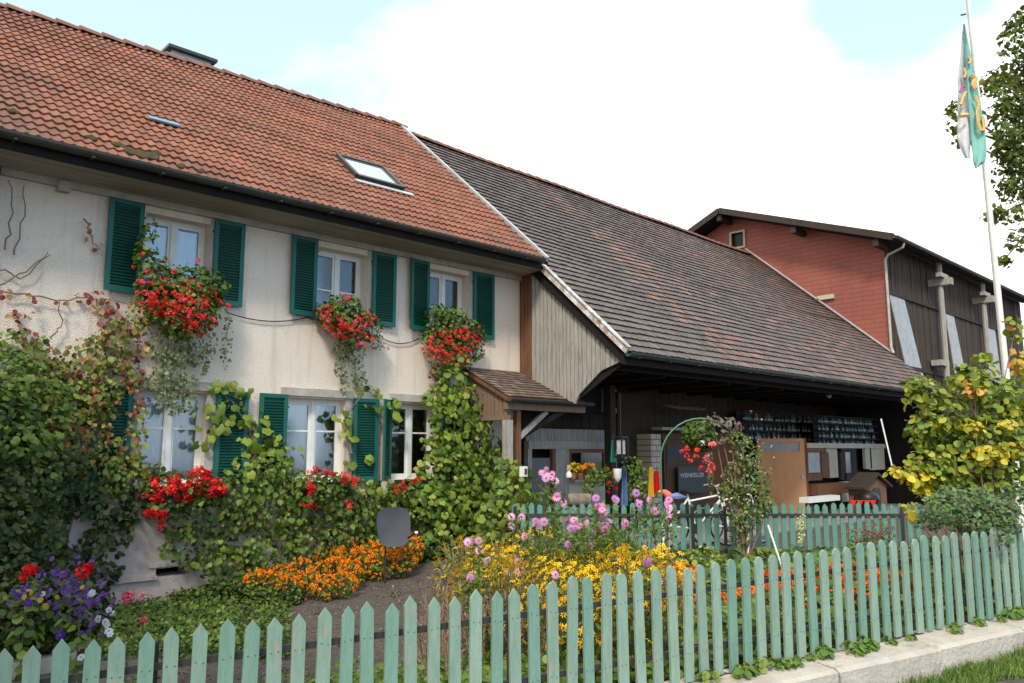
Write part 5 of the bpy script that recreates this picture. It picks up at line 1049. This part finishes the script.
shrub('climbing_plant', 'tall climber with small pale blossoms on the right side of the green arch', 'climbing plant', b0, [(738, 440, 12, 10, 12), (748, 455, 16, 16, 12), (742, 478, 20, 20, 12), (752, 498, 20, 18, 12), (745, 515, 18, 14, 12), (730, 492, 12, 14, 12), (762, 482, 10, 14, 12), (740, 532, 12, 18, 12), (722, 438, 8, 8, 12, [(.2, .12, .10), (.14, .13, .06)]), (730, 425, 12, 8, 12, [(.2, .12, .10), (.14, .13, .06), (.25, .18, .2)]), (713, 420, 10, 6, 12, [(.2, .14, .12), (.14, .13, .06)]), (765, 505, 8, 14, 12)], 720, .06, G_MID+[(.14, .13, .05), (.16, .19, .06)], 'oval', th=.3, flowers=wf, sr=.015)

# ================================================================== right: yellow shrub, grey green shrub
YG = [(.17, .23, .022), (.23, .27, .025), (.31, .31, .03), (.13, .20, .02), (.16, .23, .025), (.09, .15, .02)]; YY = [(.46, .38, .02), (.54, .42, .03), (.32, .33, .03)]; OR = [(.50, .22, .05), (.45, .30, .05)]
shrub('witch_hazel', 'large shrub with broad yellow green autumn leaves above the right end of the fence', 'shrub', farp(965, 9.0),
    [(925, 395, 20, 18, 9), (945, 415, 26, 22, 9), (975, 385, 26, 22, 9), (965, 372, 10, 8, 9), (1000, 400, 26, 26, 9), (925, 430, 18, 20, 9), (950, 445, 30, 24, 9.1), (985, 440, 34, 28, 9), (1015, 440, 24, 34, 9.1), (930, 465, 24, 20, 8.9), (965, 470, 30, 22, 9), (1000, 475, 30, 20, 9), (1020, 400, 18, 26, 9.2), (985, 360, 8, 8, 9), (915, 385, 10, 10, 9, YG), (975, 390, 10, 7, 8.8, OR), (940, 485, 18, 14, 8.9),
     (918, 478, 14, 12, 8.8, YY), (897, 473, 9, 5, 8.8, YY), (905, 475, 8, 6, 8.8, YY), (925, 492, 8, 8, 8.8, YY), (908, 508, 5, 6, 8.8, YY), (915, 515, 4, 5, 8.8, YY), (1008, 425, 10, 8, 8.7, YY), (975, 428, 12, 6, 8.7, YY), (1020, 450, 8, 8, 8.7, YY), (1015, 330, 6, 18, 9, OR+YG), (1020, 365, 8, 14, 9, OR+YY), (990, 455, 20, 8, 8.7, YY)], 680, .078, YG, 'round', sr=.014, th=.45)
shrub('lavender_bush', 'grey green fine leaved bush leaning over the right end of the fence', 'bush', farp(955, 7.9), [(945, 510, 26, 14, 7.9), (965, 500, 30, 16, 8), (990, 510, 22, 16, 7.9), (1005, 520, 18, 16, 7.8), (930, 522, 14, 9, 8), (1015, 500, 16, 18, 8), (975, 522, 30, 12, 7.9), (1003, 538, 8, 10, 7.6)], 1500, .05, [(.10, .17, .07), (.13, .19, .09), (.09, .15, .05), (.08, .16, .03)], 'oval', sr=.008, th=.3)
fl_ = [heads([onF(random.gauss(872, 12), random.gauss(533, 8), 11+random.uniform(-.3, .3)) for _ in range(70)], .022, 7, [(.42, .06, .13), (.35, .05, .10), (.5, .15, .2)])]
shrub('salvia', 'crimson flowering bush before the right part of the turquoise fence', 'flower', farp(870, 11.2), [(862, 536, 14, 12, 11.1), (880, 534, 14, 14, 11.1), (872, 545, 22, 10, 11)], 420, .07, G_MID, 'narrow', sr=.01, th=.3, flowers=fl_)
shrub('lady_mantle', 'small yellow green bush left of the white pole', 'bush', farp(710, 10.6), [(705, 556, 18, 9, 10.5), (715, 566, 20, 8, 10.3), (612, 0, .1, .1, 10)][:2], 400, .06, [(.25, .30, .05), (.17, .24, .04)], 'round', sr=.008, th=.3)
p1 = onF(768, 525, 10.2); p2 = farp(783, 10.0); st = MB(); st.tube([p1, (p1+p2)/2, p2], .013, 8); meta(st.build('stake', 'white'), 'white stake leaning in the garden right of the climber', 'stake')
cb = farp(801, 10.4); t = thing('flower_spike', 'pale yellow gladiolus like flower spike before the turquoise fence', 'flower', cb)
C = [onF(801+random.uniform(-2.5, 2.5), 516+k*1.6, 10.4) for k in range(18)]; foliage('blossoms', [heads(C, .03, 10, [(.62, .62, .30), (.55, .60, .35)])], t, 'petal'); mb = MB(); mb.tube([cb, onF(801, 515, 10.4)], .006, 5); mb.build('stem', 'stem', t)

# ================================================================== yard things: bicycles, bird, cloths, lamp
def bicycle(label, c, ang, s=1.0, frame='white'):
    t = thing('bicycle', label, 'bicycle', c, 'bicycles parked in the farmyard'); U = Vector((cos(ang), sin(ang), 0)); Nn = Vector((-sin(ang), cos(ang), 0)); c = Vector(c)
    P = lambda u, z, o=0: c+U*u*s+zz*z*s+Nn*o*s
    for u in (-.52, .52):
        mb = MB(); mb.tube([P(u+.33*cos(a), .34+.33*sin(a)) for a in [2*pi*k/26 for k in range(26)]], .017*s, 6, closed=True); wh = mb.build('wheel', 'black', t, True)
        mb = MB(); mb.tube([P(u+.30*cos(a), .34+.30*sin(a)) for a in [2*pi*k/26 for k in range(26)]], .010*s, 5, closed=True)
        for k in range(12): a = 2*pi*k/12; mb.tube([P(u, .34), P(u+.30*cos(a), .34+.30*sin(a))], .0025, 3)
        mb.build('rim', 'zinc', wh)
    mb = MB()
    for (a, b_) in (((-.52, .34), (-.18, .82)), ((-.52, .34), (-.06, .30)), ((-.06, .30), (-.20, .88)), ((-.06, .30), (.38, .78)), ((-.19, .76), (.36, .86)), ((.35, .92), (.52, .34))): mb.tube([P(*a), P(*b_)], .017*s, 7)
    mb.build('frame', frame, t); mb = MB(); mb.tube([P(.35, .9), P(.33, 1.0)], .014, 6); mb.tube([P(.20, 1.02, .28), P(.30, 1.05, .2), P(.34, 1.0, 0), P(.30, 1.05, -.2), P(.20, 1.02, -.28)], .013*s, 7); mb.build('handlebar', 'zinc', t)
    mb = MB(); mb.lathe(P(-.22, .90), [(0, -.02), (.10, 0), (.11, .03), (.06, .06), (0, .065)], 12); mb.build('saddle', 'black', t, True)
    mb = MB(); mb.lathe(P(-.06, .30, -.03), [(0, 0), (.09, 0), (.09, .06), (0, .06)], 14, axis=Nn); mb.build('chainring', 'metal_dark', t)
    return t
q = farp(697, 14.0); bicycle('white bicycle nearest the bird ornament', (q.x, q.y, .37), radians(-38)); q = farp(730, 14.3); bicycle('white bicycle nearest the plywood door', (q.x, q.y, .37), radians(-30))
bc = onF(668, 498, 12.45); bd = thing('bird_ornament', 'carved garden bird with red head, yellow beak and blue wing on a stick', 'ornament', (bc.x, bc.y, .37))
mb = MB(); mb.tube([(bc.x, bc.y, .37), (bc.x, bc.y, bc.z)], .012, 6); mb.build('stick', 'wood_grey', bd)
BF = lambda u, z, o=0: bc+RD*u*.85+zz*z*.9+BN*o
mb = MB(); mb.tube([BF(-.10, .11), BF(-.06, .10), BF(0, .05), BF(.05, -.01), BF(.12, -.03)], [.03, .045, .06, .055, .02], 12); mb.build('body', pm('bird_red', (.62, .14, .11), rough=.6), bd, True)
mb = MB(); mb.tube([BF(-.12, .115), BF(-.20, .085)], [.028, .004], 8); mb.build('beak', 'yellow', bd, True)
mb = MB(); mb.tube([BF(.03, .03, .06), BF(.15, .03, .05), BF(.33, .01, .02)], [.03, .06, .012], 8); mb.build('wing', 'blue', bd, True)
# long light blue cloth and white lantern on the corner post
def cloth(name, label, cat, x0, x1, y0, y1, D, mat, folds=3, extra=None):
    A_ = onF((x0+x1)/2, (y0+y1)/2, D); t = thing(name, label, cat, onF((x0+x1)/2, y1, D)); mb = MB(); n = 14; m_ = 8; vs = []
    for j in range(m_+1):
        for i in range(n+1):
            u = i/n; v = j/m_; x = x0+(x1-x0)*(.5+(u-.5)*(.55+.45*v)); vs.append(onF(x, y0+(y1-y0)*v, D+.03*sin(u*folds*2*pi)))
    k = len(vs); back = [Vector(v)-BN*.012 for v in vs]; g_ = [(j*(n+1)+i, j*(n+1)+i+1, (j+1)*(n+1)+i+1, (j+1)*(n+1)+i) for j in range(m_) for i in range(n)]
    mb.poly(vs+back, g_+[tuple(q+k for q in f_[::-1]) for f_ in g_]+[(i, k+i, k+i+1, i+1) for i in range(n)]); mb.build('cloth', mat, t, True)
    mb = MB(); mb.tube([onF((x0+x1)/2, y0-6, D), onF((x0+x1)/2, y0, D)], .006, 5); mb.build('cord', 'metal_dark', t); return t
cloth('folded_parasol', 'long light blue cloth hanging from the corner post', 'cloth', 620.5, 628, 467, 506, 13.9, 'blue')
cloth('towel', 'short dark blue cloth hanging high beside the black lamp', 'cloth', 610, 616, 440, 462, 14.0, 'teal')
cloth('red_cloth', 'red cloth hanging from the pale brick pier', 'cloth', 652.5, 661, 471, 494, 13.6, 'red', 2)
cloth('yellow_cloth', 'narrow yellow cloth hanging beside the red cloth', 'cloth', 648, 654, 467, 497, 13.5, 'yellow', 2)
lp = onF(621, 447, 13.6); la = thing('wall_lamp', 'black lantern lamp on the corner post', 'lamp', lp); mb = MB(); mb.box(lp.x-.09, lp.x+.09, lp.y-.09, lp.y+.09, lp.z+.15, lp.z+.18); mb.box(lp.x-.09, lp.x+.09, lp.y-.09, lp.y+.09, lp.z-.18, lp.z-.15)
for sx in (-1, 1):
    for sy in (-1, 1): mb.box(lp.x+sx*.08-.01, lp.x+sx*.08+.01, lp.y+sy*.08-.01, lp.y+sy*.08+.01, lp.z-.149, lp.z+.149)
mb.tube([(lp.x, lp.y, lp.z+.18), (lp.x, lp.y, lp.z+.9)], .008, 5); mb.build('housing', 'black', la); mb = MB(); mb.box(lp.x-.05, lp.x+.05, lp.y-.05, lp.y+.05, lp.z-.12, lp.z+.12); mb.build('lamp_glass', 'panel', la)
lp = onF(617.5, 474, 13.7); t = thing('bird_feeder', 'white hanging pot with pointed base on the corner post', 'pot', lp); mb = MB(); mb.lathe((lp.x, lp.y, lp.z-.15), [(0, 0), (.03, .03), (.065, .09), (.075, .24), (.06, .24), (0, .23)], 12); mb.build('pot', 'white', t, True); mb = MB(); mb.tube([(lp.x, lp.y, lp.z+.12), (lp.x, lp.y, lp.z+.35)], .005, 5); mb.build('cord', 'black', t)
# window sill plants, log, figures
def potplant(label, x, y, D, r, h, pal, lp_, n, fr=.035, pot='terra', green=120):
    c = onF(x, y, D); t = thing('potted_flowers', label, 'potted plant', c); mb = MB(); mb.lathe(c, [(0, 0), (r*.5, 0), (r*.7, .12), (r*.6, .12), (0, .11)], 12); mb.build('pot', pot, t, True)
    P, d = blob((c.x, c.y, c.z+.12+h*.5), (r, r*.8, h*.5), green, .3); foliage('foliage', [leafmesh(P, d, .05, lp_, 'round')], t)
    C = blob((c.x-.05, c.y-.08, c.z+.14+h*.5), (r, r*.8, h*.45), n, .6)[0]; foliage('blossoms', [heads(C, fr, 12, pal)], t, 'petal')
Dw = 15.7
potplant('pot of yellow flowers on the shed window sill', 573, 479, Dw-.4, .13, .18, [(.80, .50, .02)], G_MID, 9); potplant('pot of orange flowers on the shed window sill', 580, 479, Dw-.3, .13, .16, [(.80, .25, .03)], G_MID, 10); potplant('pot of red orange flowers nearest the ivy on the shed window sill', 588, 479, Dw-.2, .12, .18, [(.72, .20, .03)], G_MID, 9)
shrub('trailing_plant', 'leafy green plant with red flowers spilling over the shed window sill', 'potted plant', onF(600, 482, Dw-.5), [(588, 484, 6, 16, Dw-.6), (596, 476, 12, 11, Dw-.5), (606, 476, 9, 10, Dw-.5), (585, 494, 4, 9, Dw-.6), (611, 482, 5, 9, Dw-.6)], 420, .07, G_MID, 'ivy', sr=.01, th=.15, flowers=[heads([onF(x, y, Dw-.75) for x, y in ((609, 483), (611, 486), (613, 478), (607, 470), (616, 489), (608, 492))], .035, 12, CRIM)], bias=(0, -.6, .3))
fg = onF(569, 478, Dw-.5); t = thing('figurine', 'small white figurine on the left end of the shed window sill', 'figurine', fg); mb = MB(); mb.lathe(fg, [(0, 0), (.055, .01), (.06, .06), (.04, .11), (.025, .125), (.042, .15), (.04, .19), (0, .21)], 12); mb.build('body', 'white', t, True); mb = MB()
for s_ in (-.03, .03): mb.lathe((fg.x+s_, fg.y, fg.z+.19), [(.012, 0), (.014, .03), (0, .06)], 8)
mb.build('ears', 'white', t, True)
lg = onF(580, 500, 13.2); t = thing('log', 'short brown log set on a thin post', 'log', lg); mb = MB(); mb.lathe(lg-RD*.19, [(0, 0), (.10, .005), (.115, .05), (.11, .33), (.095, .38), (0, .385)], 14, axis=RD+BN*.2); mb.build('bark', 'bark', t, True); mb = MB(); mb.tube([lg, (lg.x, lg.y, .3)], .02, 6); mb.build('post', 'wood_dark', t)
shrub('shade_shrub', 'dark green leafy shrub between the corner post and the pale brick pier', 'shrub', onF(635, 510, 14.6), [(632, 468, 12, 12, 14.8), (642, 476, 10, 14, 14.6), (636, 490, 14, 12, 14.6), (645, 492, 8, 10, 14.4)], 420, .08, G_MID, 'oval', sr=.012, th=.3)
ub = onF(524, 478, 11.2); t = thing('electric_meter_box', 'small white box on the porch post', 'box', ub); mb = MB(); mb.box(ub.x-.04, ub.x+.04, ub.y-.03, ub.y+.05, ub.z+.02, ub.z+.16); mb.build('case', 'white', t); mb = MB(); mb.box(ub.x-.02, ub.x+.02, ub.y-.042, ub.y-.031, ub.z+.05, ub.z+.13); mb.build('dial', 'metal_dark', t)

# sign on the brown door
sa = onY(679, 494, 11.25); sb = onY(705, 466, 11.25); sg = thing('sign', 'dark sign board with pale lettering leaning by the brown door', 'sign', (sa.x, 11.25, sa.z))
mb = MB(); mb.box(sa.x, sb.x, 11.25, 11.28, sa.z, sb.z); mb.build('board', pm('sign_slate', (.065, .075, .08), rough=.7), sg)
def text(s, x, y, z, h, mat, parent, name='lettering', rot=(pi/2, 0, 0), bold=.0, wscale=1, xlen=None):
    cu = bpy.data.curves.new(name, 'FONT'); cu.body = s; cu.size = h; cu.extrude = .002; cu.offset = bold; cu.align_x = 'CENTER'
    tmp = bpy.data.objects.new('tmp', cu); COL.objects.link(tmp); dg = bpy.context.evaluated_depsgraph_get(); me = bpy.data.meshes.new_from_object(tmp.evaluated_get(dg)); bpy.data.objects.remove(tmp)
    k = 1
    if xlen: xs_ = [v.co.x for v in me.vertices]; k = xlen/(max(xs_)-min(xs_))
    Rm = Matrix.Translation(Vector((x, y, z))-OFF[parent])@Matrix.Rotation(pi/2, 4, 'X')@Matrix.Diagonal((k, 1, 1, 1)); me.transform(Rm); return link(name, me, parent, [mat])
sw = sb.x-sa.x; xm = (sa.x+sb.x)/2; sh_ = sb.z-sa.z
text('WEINKELLER', xm, 11.246, sb.z-.40*sh_, .14, 'panel', sg, bold=.005, xlen=sw*.9) 
# racks of glass bottles high on the rear wall
def rack(label, x0, x1, y0, y1, Y, nr_, nc, glabel, grp):
    a = onY(x0, y1, Y); b_ = onY(x1, y0, Y); t = thing('bottle_rack', label, 'shelf', (a.x, Y, a.z)); rh = (b_.z-a.z)/nr_
    for r in range(nr_+1): mb = MB(); mb.box(a.x, b_.x, Y-.10, Y+.12, a.z+r*rh-.03, a.z+r*rh-.003); mb.build('shelf', 'wood_dark', t)
    mb = MB(); mb.box(a.x, b_.x, Y+.121, Y+.14, a.z-.03, b_.z); mb.build('back_panel', 'wood_dark', t)
    protos = []
    for cc in ((.05, .12, .14), (.09, .16, .18), (.03, .08, .07), (.20, .23, .25), (.09, .06, .04), (.02, .03, .03)):
        mb = MB(); h = min(.30, rh*.85); mb.lathe((0, 0, 0), [(0, 0), (.042, 0), (.045, h*.1), (.045, h*.55), (.018, h*.75), (.016, h), (0, h)], 8, col=cc); o = mb.build('bottle', 'bottle', None, True); meta(o, glabel, 'bottle', grp); protos.append([o, False])
    for r in range(nr_):
        for c in range(nc):
            if random.random() < .12: continue
            pr = random.choice(protos)
            if pr[1]: o = pr[0].copy(); COL.objects.link(o)
            else: o = pr[0]; pr[1] = True
            o.location = (a.x+(c+.5)*(b_.x-a.x)/nc+random.uniform(-.02, .02), Y+random.uniform(-.03, .03), a.z+r*rh); o.scale = (1, 1, random.uniform(.75, 1.05))
    for pr in protos:
        if not pr[1]: bpy.data.objects.remove(pr[0])
rack('dark rack of glass bottles above the plywood door', 742, 815, 415, 440, 11.1, 3, 30, 'glass bottle on the rack above the plywood door', 'bottles above the plywood door')
rack('dark rack of glass bottles above the cream counter', 819, 874, 419, 445, 10.25, 4, 24, 'glass bottle on the rack above the cream counter', 'bottles above the cream counter')
# things at the counter
gp = onF(880, 500, 0) if False else onY(880, 500, 8.9); k_ = thing('kennel', 'small brown wooden kennel with pitched grey roof', 'kennel', (onY(878, 500, 8.9).x, 8.9, .37))
def kb(x, y, Y=8.9): return onY(x, y, Y)
a = kb(864, 500); b_ = kb(886, 484); ap = kb(875, 475); mb = MB(); mb.prism([(a.x, 8.9, .37), (b_.x, 8.9, .37), (b_.x, 8.9, b_.z), (ap.x, 8.9, ap.z-.05), (a.x, 8.9, b_.z)], (0, .4, 0)); mb.build('wall', 'wood_brown', k_)
mb = MB(); mb.prism([(a.x-.15, 8.8, b_.z-.1), (ap.x, 8.8, ap.z), (b_.x+.2, 8.8, b_.z-.1), (b_.x+.2, 8.8, b_.z-.04), (ap.x, 8.8, ap.z+.07), (a.x-.15, 8.8, b_.z-.04)], (0, .55, 0)); mb.build('roof', 'wood_dark', k_); mb = MB(); mb.box(ap.x-.2, ap.x+.25, 8.88, 8.899, .45, 1.0); mb.build('doorway', 'black', k_)
gc = onY(867, 503, 8.6); t = thing('kettle_grill', 'black kettle grill with a domed lid', 'grill', (gc.x, 8.6, .37)); gc.z = kb(867, 500, 8.6).z; mb = MB(); mb.lathe((gc.x, 8.6, gc.z), [(.0, -.25), (.2, -.2), (.30, -.02), (.31, 0), (.29, .12), (.18, .22), (0, .26)], 18); mb.build('bowl', 'black', t, True); mb = MB()
for a_ in range(3): mb.tube([(gc.x+.2*cos(a_*2.1), 8.6+.2*sin(a_*2.1), gc.z-.15), (gc.x+.3*cos(a_*2.1), 8.6+.3*sin(a_*2.1), .37)], .012, 5)
mb.build('legs', 'metal_dark', t)
bnt = thing('bunting', 'string of small red triangular pennants behind the turquoise fence', 'bunting', onF(862, 503, 13.2)); mb = MB(); mb.tube([onF(850, 500.5, 13.2), onF(876, 500.5, 13.2)], .006, 4); mb.build('cord', 'red', bnt)
for x in (853, 860, 867, 873): mb = MB(); mb.prism([onF(x-3, 500.8, 13.2), onF(x+3, 500.8, 13.2), onF(x, 507, 13.2)], BN*.006); mb.build('pennant', 'red', bnt)
a = onY(809, 501, 9.2); b_ = onY(840, 495, 9.2); t = thing('bench', 'low bench with a white slab top before the cream counter', 'bench', (a.x+1, 9.2, .37)); mb = MB(); mb.box(a.x, b_.x, 9.2, 9.45, b_.z-.13, b_.z); mb.build('top', 'white', t)
for x in (a.x+.2, b_.x-.3): mb = MB(); mb.box(x, x+.12, 9.25, 9.40, .37, b_.z-.131); mb.build('leg', 'wood_dark', t)
a = onF(881, 419, 19); b_ = onF(892, 466, 18.6); mb = MB(); mb.tube([a, b_], .02, 7); meta(mb.build('pole', 'zinc'), 'pale diagonal pole leaning against the dark shed wall', 'pole')
wb_ = onY(829, 396, 9.3); t = thing('ceiling_lamp', 'small round white lamp under the barn eave', 'lamp', wb_); mb = MB(); mb.lathe((wb_.x, 9.3, wb_.z-.06), [(0, 0), (.06, .03), (.07, .07), (.04, .12), (0, .13)], 12); mb.build('globe', pm('lamp_dim', (.3, .3, .3)), t, True); mb = MB(); mb.tube([(wb_.x, 9.3, wb_.z+.07), (wb_.x, 9.3, 3.45)], .01, 5); mb.build('cord', 'black', t)

# ================================================================== flagpole and flag
fbp = onF(1016, 450, 10.5); fbp.z = .3; ptop = onF(966.5, -14, 10.3); fl = thing('flagpole', 'tall white flagpole rising behind the yellow shrub', 'flagpole', fbp)
mb = MB(); mb.tube([fbp, fbp.lerp(ptop, .5), ptop], [.050, .040, .026], 12); mb.build('pole', 'white', fl, True); mb = MB(); mb.lathe(ptop, [(0, 0), (.05, .02), (.06, .07), (.04, .12), (0, .13)], 12); mb.build('finial', 'zinc', fl, True)
mb = MB(); mb.tube([ptop+BN*.06-RD*.03, fbp.lerp(ptop, .3)+BN*.07-RD*.05], .006, 4); mb.build('halyard', 'white', fl); mb = MB(); q = onF(966, 14, 10.3); mb.tube([q, onF(961, 15, 10.3)], .012, 5); mb.build('cross_arm', 'metal_dark', fl)
fg = thing('flag', 'limp teal and white flag with golden figures hanging on the flagpole', 'flag', onF(966, 150, 10.3))
def strip(name, rows_, D, mat, th=.02, wav=.04, nn=8, ph=0):
    mb = MB(); vs = []
    for (x0, x1, y) in rows_:
        for i in range(nn+1): u = i/nn; vs.append(onF(x0+(x1-x0)*u, y, D+wav*sin(u*5+y*.05+ph)))
    k = len(vs); m_ = len(rows_)-1; g_ = [(j*(nn+1)+i, j*(nn+1)+i+1, (j+1)*(nn+1)+i+1, (j+1)*(nn+1)+i) for j in range(m_) for i in range(nn)]
    mb.poly(vs+[v-BN*th for v in vs], g_+[tuple(q+k for q in f_[::-1]) for f_ in g_]+[(j*(nn+1), (j+1)*(nn+1), k+(j+1)*(nn+1), k+j*(nn+1)) for j in range(m_)]+[(j*(nn+1)+nn, k+j*(nn+1)+nn, k+(j+1)*(nn+1)+nn, (j+1)*(nn+1)+nn) for j in range(m_)]); return mb.build(name, mat, fg, True)
strip('green_field', [(963.5, 965, 24), (965, 969, 45), (967, 974, 70), (968.5, 980, 100), (971, 985, 130), (973, 987, 150), (974, 985, 162), (976, 977, 168)], 10.15, pm('flag_teal', (.22, .48, .42), (.17, .41, .36), 6, rough=.8))
strip('white_field', [(963, 965, 30), (961, 967, 55), (958.5, 969, 80), (958.5, 970, 105), (958, 971, 125), (958, 971, 138), (962, 970, 150), (966, 970, 158)], 10.24, pm('flag_white', (.66, .68, .70), (.45, .47, .50), 5, rough=.8), ph=1)
gold = pm('flag_gold', (.55, .38, .14), rough=.7)
def mark(pts, r, D=10.08): mb = MB(); mb.tube([onF(x, y, D) for x, y in pts], r, 5); mb.build('golden_figure', gold, fg, True)
mark([(969, 56), (971, 61), (968.5, 64)], .018); mark([(971, 75), (975, 79), (973, 84), (976, 89)], .035); mark([(975, 96), (979, 104), (977, 112), (978, 122), (981, 131), (983.5, 131), (984, 125), (982.5, 116)], .022, 10.08); mark([(964, 68), (966, 73), (964, 78)], .018, 10.12); mark([(966, 92), (963, 98), (961, 105)], .022, 10.12); mark([(960, 116), (968, 115)], .03, 10.12)
mb = MB(); mb.tube([onF(x, y, 10.12) for x, y in ((960, 92), (962, 87), (965, 86))], .015, 5); mb.build('magenta_figure', pm('flag_mag', (.5, .08, .25)), fg)

# ================================================================== tree, upper right
tb = onF(1120, 450, 17); tb.z = .3; tr = thing('broadleaf_tree', 'large green broadleaf tree reaching in at the right edge behind the flagpole', 'tree', tb)
cl_ = [(1018, 40, 14, 22), (1010, 75, 18, 14), (1000, 85, 14, 12), (1020, 105, 20, 18), (1005, 112, 14, 14), (1015, 140, 16, 20), (992, 80, 8, 8), (1012, 165, 14, 12), (1020, 190, 14, 16), (1008, 185, 10, 8), (996, 215, 6, 7), (1015, 215, 10, 10), (1020, 240, 9, 12), (1004, 134, 8, 10), (1050, 80, 34, 50), (1060, 150, 40, 50), (1080, 40, 40, 40), (1110, 120, 50, 60), (1070, 220, 36, 40), (1130, 200, 40, 50), (1018, 20, 8, 8), (958, 107, 7, 7), (957, 125, 6, 12), (965, 140, 6, 9), (972, 118, 6, 10), (1002, 262, 3, 6), (968, 130, 5, 10), (1010, 150, 12, 12)]
gs = []; mb = MB(); top = onF(1100, 120, 17)
mb.tube([tb, tb.lerp(top, .4)+Vector((.2, 0, 0)), tb.lerp(top, .75), top], [.38, .28, .2, .08], 10)
for (x, y, rx, ry) in cl_:
    c = onF(x, y, 16+random.uniform(-.6, .6)); s_ = 16/803; ex, ez = rx*s_, ry*s_; n = max(70, int(ex*ez*3.1*650)); p, d = blob(c, (ex*1.1, ex*1.1+.1, ez*1.1), n, .1)
    gs.append(leafmesh(p, d*.5+rng.normal(size=(n, 3))*.7+np.array((0, 0, .5)), .10*rng.uniform(.6, 1.3, n), [(.09, .15, .025), (.12, .19, .03), (.06, .11, .02), (.17, .20, .03), (.13, .14, .03)], 'ivy'))
    m_ = tb.lerp(top, random.uniform(.55, .95)); mb.tube([m_, m_.lerp(c, .55)+Vector((0, 0, .3)), c], [.07, .035, .010], 5)
foliage('crown', gs, tr); mb.build('trunk', 'bark', tr, True)

# ================================================================== two unseen trees, added left of the frame to shade the lower left corner
def added_shade_tree(label, x, y, h, r_):
    t = thing('added_shade_tree', label, 'tree', (x, y, -.1)); mb = MB(); mb.tube([(x, y, -.1), (x+.05, y, 1.6), (x, y+.05, h-.3)], [.16, .12, .06], 10)
    gs = []
    for k in range(13):
        a = k*2.4; c = Vector((x+cos(a)*r_*.6*(k % 3+1)/3, y+sin(a)*r_*.6*(k % 3+1)/3, h+random.uniform(-.9, 1.0))); pt_, d = blob(c, (.75, .75, .6), 620, .3)
        gs.append(leafmesh(pt_, d+rng.normal(size=(620, 3))*.6, .11, G_MID, 'oval')); mb.tube([(x, y, h-1.6), tuple((Vector((x, y, h-.9))+c)/2), tuple(c)], [.05, .03, .012], 5)
    foliage('crown', gs, t); mb.build('trunk', 'bark', t, True)
added_shade_tree('unseen green tree added for shade at the far left nearest the street', -1.6, 3.3, 4.9, 1.5)
added_shade_tree('unseen green tree added for shade at the far left close to the house', -1.9, 6.8, 5.2, 1.5)
